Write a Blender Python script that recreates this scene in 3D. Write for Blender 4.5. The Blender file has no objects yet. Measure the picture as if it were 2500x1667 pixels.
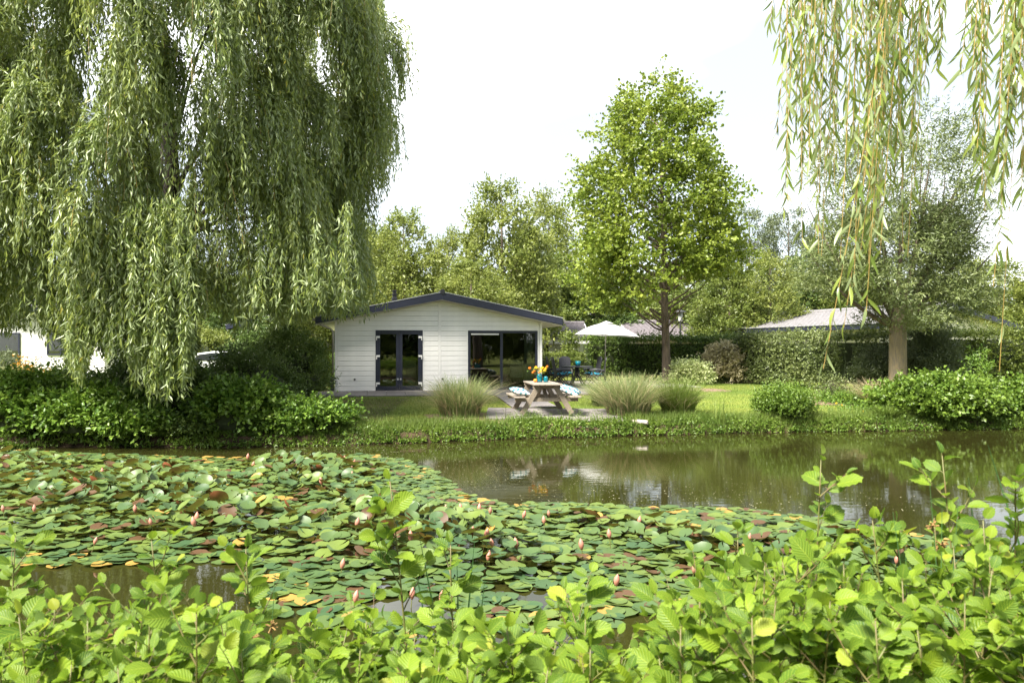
import bpy, math, random
import numpy as np
from mathutils import Vector, Matrix
R = math.radians
scene = bpy.context.scene
C = scene.collection

# ------------------------------------------------------------------ camera, sky, sun, exposure
CAMZ = 2.1
F = 1850.0          # focal length in photo pixels (photo is 2500 wide)
HZ = 850.0          # horizon row
cam = bpy.data.cameras.new('camera'); camo = bpy.data.objects.new('camera', cam); C.objects.link(camo)
camo.location = (0, 0, CAMZ); camo.rotation_euler = (R(90), 0, 0)
cam.sensor_width = 36; cam.lens = 36*F/2500; cam.shift_y = (HZ-833.5)/2500
cam.clip_start = .05; cam.clip_end = 2000
cam.dof.use_dof = True; cam.dof.focus_distance = 16; cam.dof.aperture_fstop = 6.3
scene.camera = camo
SUN_DIR = Vector((-.40, -.44, .80)).normalized()     # towards the sun
sun_el = math.asin(SUN_DIR.z); sun_az = math.atan2(SUN_DIR.x, SUN_DIR.y)
w = bpy.data.worlds.new('World'); scene.world = w; w.use_nodes = True
nt = w.node_tree; nt.nodes.clear()
def wn(t): return nt.nodes.new(t)
sky = wn('ShaderNodeTexSky'); sky.sky_type = 'NISHITA'; sky.sun_disc = False
sky.sun_elevation = sun_el; sky.sun_rotation = sun_az
bg1 = wn('ShaderNodeBackground'); bg1.inputs[1].default_value = .10
nt.links.new(sky.outputs[0], bg1.inputs[0])
tc = wn('ShaderNodeTexCoord'); mp = wn('ShaderNodeMapping'); mp.inputs['Scale'].default_value = (1, 1, 2.2)
mp.inputs['Location'].default_value = (.3, 1.2, .2)
nz = wn('ShaderNodeTexNoise'); nz.inputs['Scale'].default_value = 1.6; nz.inputs['Detail'].default_value = 4; nz.inputs['Roughness'].default_value = .45
cr = wn('ShaderNodeValToRGB'); cr.color_ramp.elements[0].position = .48; cr.color_ramp.elements[1].position = .74
cr.color_ramp.elements[0].color = (.30, .317, .328, 1); cr.color_ramp.elements[1].color = (1, .995, .985, 1)
bg2 = wn('ShaderNodeBackground'); bg2.inputs[1].default_value = .44
nt.links.new(tc.outputs['Generated'], mp.inputs[0]); nt.links.new(mp.outputs[0], nz.inputs[0])
nt.links.new(nz.outputs[0], cr.inputs[0]); nt.links.new(cr.outputs[0], bg2.inputs[0])
mx = wn('ShaderNodeMixShader'); mx.inputs[0].default_value = .9
nt.links.new(bg1.outputs[0], mx.inputs[1]); nt.links.new(bg2.outputs[0], mx.inputs[2])
wo = wn('ShaderNodeOutputWorld'); nt.links.new(mx.outputs[0], wo.inputs[0])
sl = bpy.data.lights.new('sun', 'SUN'); sl.energy = 2.4; sl.angle = R(16); sl.color = (1, .95, .86)
so = bpy.data.objects.new('sun', sl); C.objects.link(so); so.location = (0, 0, 30)
so.rotation_euler = SUN_DIR.to_track_quat('Z', 'Y').to_euler()
scene.view_settings.view_transform = 'Standard'; scene.view_settings.look = 'None'
scene.view_settings.gamma = 1; scene.view_settings.use_curve_mapping = False
scene.view_settings.exposure = 2.85
scene.render.engine = 'CYCLES'
scene.cycles.max_bounces = 8; scene.cycles.transmission_bounces = 4; scene.cycles.transparent_max_bounces = 4
scene.cycles.diffuse_bounces = 4; scene.cycles.glossy_bounces = 3
scene.cycles.use_denoising = True

def PX(px, py, Y):
    """point seen at photo pixel (px,py), Y metres ahead"""
    return Vector(((px-1250)/F*Y, Y, CAMZ-(py-HZ)/F*Y))
def XA(px, Y): return (px-1250)/F*Y
def ZA(py, Y): return CAMZ-(py-HZ)/F*Y

# ------------------------------------------------------------------ materials
def mat(name, col, rough=.6, noise=0, nscale=8, bump=0, bscale=60, metal=0, spec=.5, col2=None, stretch=None, coord='Object'):
    m = bpy.data.materials.new(name); m.use_nodes = True
    t = m.node_tree; b = t.nodes['Principled BSDF']
    b.inputs['Roughness'].default_value = rough; b.inputs['Metallic'].default_value = metal
    b.inputs['Specular IOR Level'].default_value = spec
    b.inputs['Base Color'].default_value = (*col, 1)
    if noise or bump or col2:
        tcn = t.nodes.new('ShaderNodeTexCoord'); mpn = t.nodes.new('ShaderNodeMapping')
        t.links.new(tcn.outputs[coord], mpn.inputs[0])
        if stretch: mpn.inputs['Scale'].default_value = stretch
    if noise or col2:
        n = t.nodes.new('ShaderNodeTexNoise'); n.inputs['Scale'].default_value = nscale; n.inputs['Detail'].default_value = 6
        n.inputs['Roughness'].default_value = .65
        t.links.new(mpn.outputs[0], n.inputs[0])
        r = t.nodes.new('ShaderNodeValToRGB')
        c2 = col2 or tuple(c*(1-noise) for c in col)
        r.color_ramp.elements[0].position = .34; r.color_ramp.elements[1].position = .66
        r.color_ramp.elements[0].color = (*c2, 1)
        r.color_ramp.elements[1].color = (*(col if col2 else tuple(min(1, c*(1+noise*.5)) for c in col)), 1)
        t.links.new(n.outputs[0], r.inputs[0]); t.links.new(r.outputs[0], b.inputs['Base Color'])
    if bump:
        n2 = t.nodes.new('ShaderNodeTexNoise'); n2.inputs['Scale'].default_value = bscale; n2.inputs['Detail'].default_value = 5
        t.links.new(mpn.outputs[0], n2.inputs[0])
        bp = t.nodes.new('ShaderNodeBump'); bp.inputs['Strength'].default_value = bump; bp.inputs['Distance'].default_value = .02
        t.links.new(n2.outputs[0], bp.inputs['Height']); t.links.new(bp.outputs[0], b.inputs['Normal'])
    return m

def leafmat(name, cA, cB, cC=None, back=None, trans=.35, tcol=None, rough=.42, spec=.5, veins=False, hue_obj=0.0):
    """leaf colours run cA..cB..cC with the per-leaf 'tint' attribute (0..1)"""
    m = bpy.data.materials.new(name); m.use_nodes = True
    t = m.node_tree; b = t.nodes['Principled BSDF']; out = t.nodes['Material Output']
    at = t.nodes.new('ShaderNodeAttribute'); at.attribute_name = 'tint'
    src = at.outputs['Fac']
    if hue_obj:
        oi = t.nodes.new('ShaderNodeObjectInfo')
        mm = t.nodes.new('ShaderNodeMath'); mm.operation = 'MULTIPLY_ADD'; mm.inputs[1].default_value = hue_obj; 
        t.links.new(oi.outputs['Random'], mm.inputs[0]); t.links.new(at.outputs['Fac'], mm.inputs[2]); src = mm.outputs[0]
    r = t.nodes.new('ShaderNodeValToRGB')
    r.color_ramp.elements[0].color = (*cA, 1); r.color_ramp.elements[0].position = 0
    if cC:
        e = r.color_ramp.elements.new(.80); e.color = (*cB, 1)
        r.color_ramp.elements[-1].position = .97; r.color_ramp.elements[-1].color = (*cC, 1)
    else:
        r.color_ramp.elements[1].color = (*cB, 1)
    t.links.new(src, r.inputs[0]); col = r.outputs[0]
    if veins:
        uv = t.nodes.new('ShaderNodeUVMap'); sep = t.nodes.new('ShaderNodeSeparateXYZ'); t.links.new(uv.outputs[0], sep.inputs[0])
        def mth(op, a, bb=None, c=None):
            n = t.nodes.new('ShaderNodeMath'); n.operation = op
            for i, v in enumerate((a, bb, c)):
                if v is None: continue
                if isinstance(v, (int, float)): n.inputs[i].default_value = v
                else: t.links.new(v, n.inputs[i])
            return n.outputs[0]
        s = mth('ABSOLUTE', mth('SUBTRACT', sep.outputs[0], .5))
        ph = mth('MULTIPLY', mth('SUBTRACT', sep.outputs[1], mth('MULTIPLY', s, .55)), 8.0)
        fr = mth('ABSOLUTE', mth('SUBTRACT', mth('FRACT', ph), .5))
        v1 = mth('LESS_THAN', fr, .07); v2 = mth('LESS_THAN', s, .022)
        v = mth('MULTIPLY', mth('MAXIMUM', v1, v2), .5)
        mixv = t.nodes.new('ShaderNodeMix'); mixv.data_type = 'RGBA'
        t.links.new(v, mixv.inputs[0]); t.links.new(col, mixv.inputs[6]); mixv.inputs[7].default_value = (min(1, cB[0]*1.5+.05), min(1, cB[1]*1.25+.05), cB[2]*1.3+.02, 1)
        col = mixv.outputs[2]
        bp = t.nodes.new('ShaderNodeBump'); bp.inputs['Strength'].default_value = .3; bp.inputs['Distance'].default_value = .003
        t.links.new(mth('COSINE', mth('MULTIPLY', ph, 6.283)), bp.inputs['Height']); t.links.new(bp.outputs[0], b.inputs['Normal'])
    if back:
        g = t.nodes.new('ShaderNodeNewGeometry'); mi = t.nodes.new('ShaderNodeMix'); mi.data_type = 'RGBA'
        t.links.new(g.outputs['Backfacing'], mi.inputs[0]); t.links.new(col, mi.inputs[6]); mi.inputs[7].default_value = (*back, 1)
        colf = mi.outputs[2]
    else: colf = col
    t.links.new(colf, b.inputs['Base Color'])
    b.inputs['Roughness'].default_value = rough; b.inputs['Specular IOR Level'].default_value = spec
    tr = t.nodes.new('ShaderNodeBsdfTranslucent')
    if tcol:
        mc = t.nodes.new('ShaderNodeMix'); mc.data_type = 'RGBA'; mc.inputs[0].default_value = .6
        t.links.new(col, mc.inputs[6]); mc.inputs[7].default_value = (*tcol, 1); t.links.new(mc.outputs[2], tr.inputs[0])
    else: t.links.new(col, tr.inputs[0])
    ms = t.nodes.new('ShaderNodeMixShader'); ms.inputs[0].default_value = trans
    t.links.new(b.outputs[0], ms.inputs[1]); t.links.new(tr.outputs[0], ms.inputs[2]); t.links.new(ms.outputs[0], out.inputs[0])
    return m

M = {}
M['white_paint'] = mat('white_paint', (.86, .84, .80), .45, noise=.06, nscale=3, bump=.08, bscale=90)
M['white_wall'] = mat('white_wall', (.76, .75, .72), .6, noise=.06, nscale=2)
M['cream_wall'] = mat('cream_wall', (.68, .64, .56), .7, noise=.08, nscale=2)
M['tan_wall'] = mat('tan_wall', (.50, .46, .38), .7, noise=.08, nscale=2)
M['navy'] = mat('navy_paint', (.022, .025, .043), .35, noise=.15, nscale=4)
M['roof_edge'] = mat('roof_edge_metal', (.42, .43, .44), .4, metal=.3)
M['roof_tile'] = mat('roof_tile', (.20, .19, .195), .55, noise=.25, nscale=6, bump=.3)
M['roof_tile_dark'] = mat('roof_tile_purple', (.16, .14, .15), .6, noise=.25, nscale=6, bump=.3)
M['soffit'] = mat('soffit', (.62, .57, .49), .6)
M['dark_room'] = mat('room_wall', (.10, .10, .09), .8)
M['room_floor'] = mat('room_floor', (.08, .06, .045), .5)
M['fabric_cream'] = mat('cream_fabric', (.58, .58, .50), .9, noise=.1, bump=.2)
M['curtain'] = mat('curtain', (.42, .45, .40), .9, noise=.1)
M['curtain_white'] = mat('curtain_white', (.62, .66, .70), .9, noise=.1)
M['metal'] = mat('grey_metal', (.35, .32, .29), .35, metal=.7, noise=.15)
M['dark_metal'] = mat('dark_metal', (.03, .03, .032), .4)
M['black_plastic'] = mat('black_plastic', (.018, .018, .022), .42, noise=.2, bump=.1)
M['wood'] = mat('weathered_wood', (.28, .23, .165), .75, col2=(.15, .12, .085), nscale=7, stretch=(9, 1.2, 9), bump=.5, bscale=25)
M['wood_top'] = mat('weathered_wood_top', (.34, .285, .225), .7, col2=(.19, .155, .125), nscale=7, stretch=(9, 1.2, 9), bump=.5, bscale=25)
M['bark'] = mat('bark', (.16, .12, .085), .9, col2=(.07, .055, .04), nscale=5, stretch=(3, 3, .6), bump=1, bscale=14)
M['bark_orange'] = mat('bark_lichen', (.25, .19, .10), .9, col2=(.13, .115, .09), nscale=9, stretch=(3, 3, .5), bump=1, bscale=12)
M['bark_dark'] = mat('bark_dark', (.06, .045, .033), .9, col2=(.025, .02, .015), nscale=5, stretch=(3, 3, .6), bump=1, bscale=14)
M['twig'] = mat('twig_yellow', (.30, .20, .05), .6)
M['twig_green'] = mat('twig_green', (.11, .15, .03), .55, col2=(.12, .06, .03), nscale=5)
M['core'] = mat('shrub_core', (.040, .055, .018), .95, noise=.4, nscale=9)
M['slab'] = mat('paving_slab', (.215, .195, .185), .85, col2=(.15, .132, .124), nscale=3.5, bump=.35, bscale=70)
M['mortar'] = mat('paving_bed', (.14, .115, .09), .95, noise=.3)
M['soil'] = mat('soil', (.24, .155, .105), .95, col2=(.12, .075, .05), nscale=6, bump=1, bscale=30)
M['bud'] = leafmat('lily_bud', (.45, .20, .12), (.50, .22, .17), trans=.2, rough=.5)
M['teal_glass'] = mat('teal_glass', (.0, .13, .17), .12, noise=.5, nscale=25, spec=.8)
M['teal_fabric'] = mat('teal_fabric', (.008, .18, .27), .85, noise=.25, nscale=8, bump=.3)
M['orange'] = mat('orange_petals', (.80, .25, .02), .6, noise=.2, nscale=40)
M['yellow'] = mat('yellow_petals', (.85, .52, .02), .6, noise=.2, nscale=40)
M['red'] = mat('red_petals', (.70, .05, .03), .6)
M['canvas'] = mat('white_canvas', (.80, .80, .79), .85, noise=.03)
M['birch'] = mat('pale_log', (.55, .50, .44), .8, col2=(.25, .2, .17), nscale=9, bump=.6)
M['car_paint'] = mat('car_paint', (.72, .73, .74), .2, spec=.7)
M['car_glass'] = mat('car_glass', (.02, .025, .03), .08)
M['tyre'] = mat('tyre', (.02, .02, .02), .8)
M['lamp_glass'] = mat('lamp_glass', (.45, .46, .44), .2)
M['speck'] = mat('pollen', (.42, .40, .26), .9)
# canvas lets some light through
def add_translucency(m, f):
    t = m.node_tree; b = t.nodes['Principled BSDF']; o = t.nodes['Material Output']
    tr = t.nodes.new('ShaderNodeBsdfTranslucent'); tr.inputs[0].default_value = b.inputs['Base Color'].default_value
    ms = t.nodes.new('ShaderNodeMixShader'); ms.inputs[0].default_value = f
    t.links.new(b.outputs[0], ms.inputs[1]); t.links.new(tr.outputs[0], ms.inputs[2]); t.links.new(ms.outputs[0], o.inputs[0])
add_translucency(M['canvas'], .4)
# window glass: clear sheet with reflection
def glassmat():
    m = bpy.data.materials.new('window_glass'); m.use_nodes = True; t = m.node_tree; t.nodes.clear()
    o = t.nodes.new('ShaderNodeOutputMaterial'); tr = t.nodes.new('ShaderNodeBsdfTransparent'); tr.inputs[0].default_value = (.62, .66, .62, 1)
    g = t.nodes.new('ShaderNodeBsdfGlossy'); g.inputs['Roughness'].default_value = .01
    f = t.nodes.new('ShaderNodeFresnel'); f.inputs[0].default_value = 1.9
    ms = t.nodes.new('ShaderNodeMixShader')
    t.links.new(f.outputs[0], ms.inputs[0]); t.links.new(tr.outputs[0], ms.inputs[1]); t.links.new(g.outputs[0], ms.inputs[2]); t.links.new(ms.outputs[0], o.inputs[0])
    return m
M['glass'] = glassmat()
# zigzag cushion
def zigzag():
    m = bpy.data.materials.new('zigzag_fabric'); m.use_nodes = True; t = m.node_tree; b = t.nodes['Principled BSDF']
    tcn = t.nodes.new('ShaderNodeTexCoord'); sp = t.nodes.new('ShaderNodeSeparateXYZ'); t.links.new(tcn.outputs['Object'], sp.inputs[0])
    def mth(op, a, bb=None):
        n = t.nodes.new('ShaderNodeMath'); n.operation = op
        for i, v in enumerate((a, bb)):
            if v is None: continue
            if isinstance(v, (int, float)): n.inputs[i].default_value = v
            else: t.links.new(v, n.inputs[i])
        return n.outputs[0]
    tri = mth('ABSOLUTE', mth('SUBTRACT', mth('FRACT', mth('MULTIPLY', sp.outputs[0], 7)), .5))
    v = mth('FRACT', mth('ADD', mth('MULTIPLY', sp.outputs[1], 5.5), tri))
    r = t.nodes.new('ShaderNodeValToRGB'); r.color_ramp.interpolation = 'CONSTANT'
    r.color_ramp.elements[0].color = (.50, .51, .49, 1); r.color_ramp.elements[1].position = .45; r.color_ramp.elements[1].color = (.008, .12, .20, 1)
    e = r.color_ramp.elements.new(.80); e.color = (.09, .22, .23, 1)
    t.links.new(v, r.inputs[0]); t.links.new(r.outputs[0], b.inputs['Base Color']); b.inputs['Roughness'].default_value = .9
    return m
M['zigzag'] = zigzag()
# lawn
def lawnmat():
    m = bpy.data.materials.new('lawn'); m.use_nodes = True; t = m.node_tree; b = t.nodes['Principled BSDF']; b.inputs['Roughness'].default_value = .9
    b.inputs['Specular IOR Level'].default_value = .2
    tcn = t.nodes.new('ShaderNodeTexCoord')
    def noise(s, d=5):
        n = t.nodes.new('ShaderNodeTexNoise'); n.inputs['Scale'].default_value = s; n.inputs['Detail'].default_value = d; t.links.new(tcn.outputs['Object'], n.inputs[0]); return n.outputs[0]
    def ramp(src, stops):
        r = t.nodes.new('ShaderNodeValToRGB')
        while len(r.color_ramp.elements) < len(stops): r.color_ramp.elements.new(.5)
        for e, (p, c) in zip(r.color_ramp.elements, stops): e.position = p; e.color = (*c, 1)
        t.links.new(src, r.inputs[0]); return r.outputs[0]
    a = ramp(noise(.45), [(.3, (.10, .155, .022)), (.5, (.165, .205, .03)), (.72, (.24, .235, .05))])
    f = ramp(noise(14, 8), [(.3, (.6, .6, .6)), (.7, (1.25, 1.25, 1.25))])
    mi = t.nodes.new('ShaderNodeMix'); mi.data_type = 'RGBA'; mi.blend_type = 'MULTIPLY'; mi.inputs[0].default_value = 1
    t.links.new(a, mi.inputs[6]); t.links.new(f, mi.inputs[7])
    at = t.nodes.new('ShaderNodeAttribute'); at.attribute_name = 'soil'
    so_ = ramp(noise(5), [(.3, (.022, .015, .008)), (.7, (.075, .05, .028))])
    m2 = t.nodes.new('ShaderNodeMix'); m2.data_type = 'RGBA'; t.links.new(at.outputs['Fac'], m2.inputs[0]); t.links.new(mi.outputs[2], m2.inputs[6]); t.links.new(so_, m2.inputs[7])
    t.links.new(m2.outputs[2], b.inputs['Base Color'])
    bp = t.nodes.new('ShaderNodeBump'); bp.inputs['Strength'].default_value = .8; bp.inputs['Distance'].default_value = .03
    t.links.new(noise(40), bp.inputs['Height']); t.links.new(bp.outputs[0], b.inputs['Normal'])
    return m
M['lawn'] = lawnmat()
def watermat():
    m = bpy.data.materials.new('pond_water'); m.use_nodes = True; t = m.node_tree; b = t.nodes['Principled BSDF']
    b.inputs['Base Color'].default_value = (.020, .020, .005, 1); b.inputs['Roughness'].default_value = .03; b.inputs['IOR'].default_value = 1.33
    b.inputs['Specular IOR Level'].default_value = .5
    tcn = t.nodes.new('ShaderNodeTexCoord'); mpn = t.nodes.new('ShaderNodeMapping'); mpn.inputs['Scale'].default_value = (1, 2.6, 1)
    t.links.new(tcn.outputs['Object'], mpn.inputs[0])
    n = t.nodes.new('ShaderNodeTexNoise'); n.inputs['Scale'].default_value = 2.6; n.inputs['Detail'].default_value = 3; t.links.new(mpn.outputs[0], n.inputs[0])
    bp = t.nodes.new('ShaderNodeBump'); bp.inputs['Strength'].default_value = .06; bp.inputs['Distance'].default_value = .02
    t.links.new(n.outputs[0], bp.inputs['Height']); t.links.new(bp.outputs[0], b.inputs['Normal'])
    return m
M['water'] = watermat()
# foliage
M['leaf_willow'] = leafmat('leaf_willow', (.12, .185, .045), (.34, .39, .085), (.44, .40, .07), back=(.26, .32, .14), trans=.42, rough=.38)
M['leaf_frond'] = leafmat('leaf_frond', (.13, .20, .04), (.28, .34, .06), (.42, .38, .05), back=(.26, .32, .14), trans=.45, rough=.35)
M['leaf_tulip'] = leafmat('leaf_tulip', (.11, .175, .022), (.25, .31, .04), (.32, .36, .06), trans=.45, rough=.4)
M['leaf_light'] = leafmat('leaf_light', (.14, .19, .04), (.28, .31, .07), trans=.48)
M['leaf_mid'] = leafmat('leaf_mid', (.10, .15, .03), (.22, .26, .055), trans=.45)
M['leaf_grey'] = leafmat('leaf_grey', (.085, .115, .055), (.17, .20, .095), trans=.35)
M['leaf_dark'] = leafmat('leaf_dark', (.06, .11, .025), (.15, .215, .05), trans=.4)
M['leaf_olive'] = leafmat('leaf_olive', (.085, .12, .04), (.19, .23, .075), (.25, .28, .11), trans=.3)
M['leaf_hedge'] = leafmat('leaf_hedge', (.055, .11, .02), (.15, .215, .04), (.22, .27, .06), trans=.35)
M['leaf_bank'] = leafmat('leaf_bank', (.075, .165, .022), (.18, .28, .035), (.24, .33, .06), trans=.35, rough=.4)
M['leaf_bush'] = leafmat('leaf_bush', (.08, .155, .02), (.185, .27, .035), trans=.4)
M['leaf_varieg'] = leafmat('leaf_varieg', (.36, .46, .14), (.74, .76, .42), trans=.3)
M['leaf_pink'] = leafmat('leaf_pink', (.32, .29, .15), (.60, .53, .34), trans=.3)
M['leaf_flower'] = leafmat('leaf_orange', (.30, .32, .03), (.65, .28, .04), trans=.3)
M['grass_blade'] = leafmat('grass_blade', (.10, .17, .025), (.22, .27, .05), (.34, .30, .10), trans=.35, rough=.6)
M['reed_grass'] = leafmat('reed_grass', (.16, .22, .07), (.32, .36, .14), (.52, .44, .26), trans=.4, rough=.6)
M['straw'] = leafmat('straw', (.36, .30, .16), (.56, .46, .28), trans=.3, rough=.7)
M['leaf_alder'] = leafmat('leaf_alder', (.055, .13, .016), (.205, .305, .02), (.31, .32, .03), back=(.16, .25, .05), trans=.48, rough=.5, spec=.35, veins=True, hue_obj=.46)
M['pad'] = leafmat('lily_pad', (.035, .078, .03), (.135, .185, .034), (.33, .21, .05), back=(.24, .075, .035), trans=.22, tcol=(.16, .2, .02), rough=.46, spec=.4, hue_obj=.25)
_r = [n for n in M['pad'].node_tree.nodes if n.type == 'VALTORGB'][0].color_ramp
_e = _r.elements.new(.07); _e.color = (.035, .08, .036, 1); _r.elements[0].color = (.095, .052, .025, 1)

# ------------------------------------------------------------------ mesh helpers
def tagged(o, label=None, cat=None, group=None, kind=None):
    if label: o['label'] = label
    if cat: o['category'] = cat
    if group: o['group'] = group
    if kind: o['kind'] = kind
    return o
def thing(name, label, cat, loc=(0, 0, 0), rz=0, group=None):
    o = bpy.data.objects.new(name, None); C.objects.link(o); o.location = loc; o.rotation_euler = (0, 0, rz)
    o.empty_display_size = .2
    return tagged(o, label, cat, group)
def obj(name, me, parent=None, loc=None, rot=None, scale=None, kind=None):
    o = bpy.data.objects.new(name, me); C.objects.link(o)
    if parent: o.parent = parent
    if loc is not None: o.location = loc
    if rot is not None: o.rotation_euler = rot
    if scale is not None: o.scale = (scale,)*3 if isinstance(scale, (int, float)) else scale
    if kind: o['kind'] = kind
    return o
def np_mesh(name, V, Fc, m, tint=None, smooth=False, uv=None):
    V = np.ascontiguousarray(V, dtype=np.float32).reshape(-1, 3); Fc = np.ascontiguousarray(Fc, dtype=np.int32)
    k = Fc.shape[1]; n = Fc.shape[0]
    me = bpy.data.meshes.new(name)
    me.vertices.add(len(V)); me.vertices.foreach_set('co', V.ravel())
    me.loops.add(n*k); me.loops.foreach_set('vertex_index', Fc.ravel())
    me.polygons.add(n); me.polygons.foreach_set('loop_start', np.arange(0, n*k, k, dtype=np.int32))
    me.update(calc_edges=True)
    if smooth: me.polygons.foreach_set('use_smooth', np.ones(n, dtype=bool))
    if tint is not None:
        a = me.attributes.new('tint', 'FLOAT', 'POINT'); a.data.foreach_set('value', np.ascontiguousarray(tint, dtype=np.float32).ravel())
    if uv is not None:
        l = me.uv_layers.new(name='UVMap'); l.data.foreach_set('uv', np.ascontiguousarray(uv[Fc.ravel()], dtype=np.float32).ravel())
    me.materials.append(m)
    return me
def nrm(a): return a/np.maximum(np.linalg.norm(a, axis=-1, keepdims=True), 1e-9)

class MB:
    def __init__(s): s.v = []; s.f = []
    def add(s, vs, fs):
        b = len(s.v); s.v += [tuple(p) for p in vs]; s.f += [tuple(b+i for i in f) for f in fs]; return s
    def box(s, x0, x1, y0, y1, z0, z1):
        return s.add([(x, y, z) for z in (z0, z1) for y in (y0, y1) for x in (x0, x1)],
                     [(0, 2, 3, 1), (4, 5, 7, 6), (0, 1, 5, 4), (2, 6, 7, 3), (0, 4, 6, 2), (1, 3, 7, 5)])
    def beam(s, p, q, wd, ht, up=(0, 0, 1)):
        p = Vector(p); q = Vector(q); d = (q-p).normalized(); sd = d.cross(Vector(up)).normalized(); u = sd.cross(d).normalized()
        vs = [a+sd*sx*wd/2+u*sz*ht/2 for a in (p, q) for sz in (-1, 1) for sx in (-1, 1)]
        return s.add(vs, [(0, 2, 3, 1), (4, 5, 7, 6), (0, 1, 5, 4), (2, 6, 7, 3), (0, 4, 6, 2), (1, 3, 7, 5)])
    def prism(s, poly, y0, y1):      # poly in (x,z), extruded along y
        n = len(poly)
        vs = [(x, y0, z) for x, z in poly]+[(x, y1, z) for x, z in poly]
        return s.add(vs, [tuple(range(n)), tuple(reversed(range(n, 2*n)))]+[(i, i+n, (i+1) % n+n, (i+1) % n) for i in range(n)])
    def tube(s, pts, rad, n=8, cap=True):
        pts = [Vector(p) for p in pts]; k = len(pts); b = len(s.v)
        if not hasattr(rad, '__len__'): rad = [rad]*k
        prev = None
        for i, p in enumerate(pts):
            d = (pts[min(i+1, k-1)]-pts[max(i-1, 0)]).normalized()
            a = prev if prev is not None else (Vector((1, 0, 0)) if abs(d.x) < .8 else Vector((0, 1, 0)))
            a = (a-d*a.dot(d)).normalized(); prev = a; c = d.cross(a)
            for j in range(n):
                t = 2*math.pi*j/n; s.v.append(tuple(p+(a*math.cos(t)+c*math.sin(t))*rad[i]))
        for i in range(k-1):
            for j in range(n): s.f.append((b+i*n+j, b+i*n+(j+1) % n, b+(i+1)*n+(j+1) % n, b+(i+1)*n+j))
        if cap: s.f.append(tuple(b+j for j in reversed(range(n)))); s.f.append(tuple(b+(k-1)*n+j for j in range(n)))
        return s
    def lathe(s, prof, n=12, c=(0, 0, 0), wob=None):
        return s.tube([(c[0], c[1], c[2]+z) for r, z in prof], [max(r, .0005) for r, z in prof], n)
    def build(s, name, m, smooth=False, bevel=0):
        me = bpy.data.meshes.new(name); me.from_pydata(s.v, [], s.f); me.materials.append(m)
        if smooth: me.polygons.foreach_set('use_smooth', [True]*len(me.polygons))
        me.update(); return me
    def obj(s, name, m, parent=None, smooth=False, bevel=0, **kw):
        o = obj(name, s.build(name, m, smooth), parent, **kw)
        if bevel:
            b = o.modifiers.new('bevel', 'BEVEL'); b.width = bevel; b.segments = 2; b.limit_method = 'ANGLE'
        return o

# ------------------------------------------------------------------ leaves
def leaf_quads(C0, D, N, L, Wd, shape=4, fold=.25, curl=.0):
    """returns verts (n*k,3), faces (quads). shape 4: pointed diamond, 6: rounder leaf"""
    D = nrm(D); S = nrm(np.cross(D, N)); N = nrm(np.cross(S, D)); L = L[:, None]; Wd = Wd[:, None]
    n = len(C0)
    if shape == 4:
        v = np.stack([C0, C0+D*L*.45+S*Wd*.5+N*Wd*fold, C0+D*L-N*L*curl, C0+D*L*.45-S*Wd*.5+N*Wd*fold], 1)
        base = np.arange(n)[:, None]*4
        f = np.concatenate([base+np.array([[0, 1, 2]]), base+np.array([[0, 2, 3]])])
    else:
        v = np.stack([C0, C0+D*L*.3+S*Wd*.45+N*Wd*fold, C0+D*L*.72+S*Wd*.42+N*Wd*fold-N*L*curl*.5, C0+D*L-N*L*curl,
                      C0+D*L*.72-S*Wd*.42+N*Wd*fold-N*L*curl*.5, C0+D*L*.3-S*Wd*.45+N*Wd*fold], 1)
        base = np.arange(n)[:, None]*6
        f = np.concatenate([base+np.array([[0, 1, 2, 3]]), base+np.array([[0, 3, 4, 5]])])
    return v.reshape(-1, 3), f
def shoots(rng, P, Dir, Ln, k, spread=.6, up=.5, droop=0, ctint=None):
    n = len(P); t = (np.arange(k)[None, :]+rng.random((n, k)))/k
    pos = P[:, None, :]+Dir[:, None, :]*(Ln[:, None]*t)[..., None]
    pos[..., 2] -= droop*(Ln[:, None]*t)**2
    pos = pos.reshape(-1, 3)
    D = nrm(np.repeat(Dir, k, 0)*.7+rng.normal(size=(n*k, 3))*spread); D[:, 2] -= .15
    N = nrm(rng.normal(size=(n*k, 3))*.55+np.array([0, 0, up]))
    ti = (np.repeat(ctint, k) if ctint is not None else 0)+rng.random(n*k)*.5
    return pos, D, N, np.clip(ti, 0, 1)
def leaf_mesh(rng, name, m, pos, D, N, ti, L, asp, shape=6, var=.35, fold=.22, curl=.1):
    n = len(pos); Ls = L*(1-var/2+var*rng.random(n)); Ws = Ls*asp
    v, f = leaf_quads(pos, D, N, Ls, Ws, shape, fold, curl)
    return np_mesh(name, v, f, m, tint=np.repeat(ti, shape))

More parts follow.
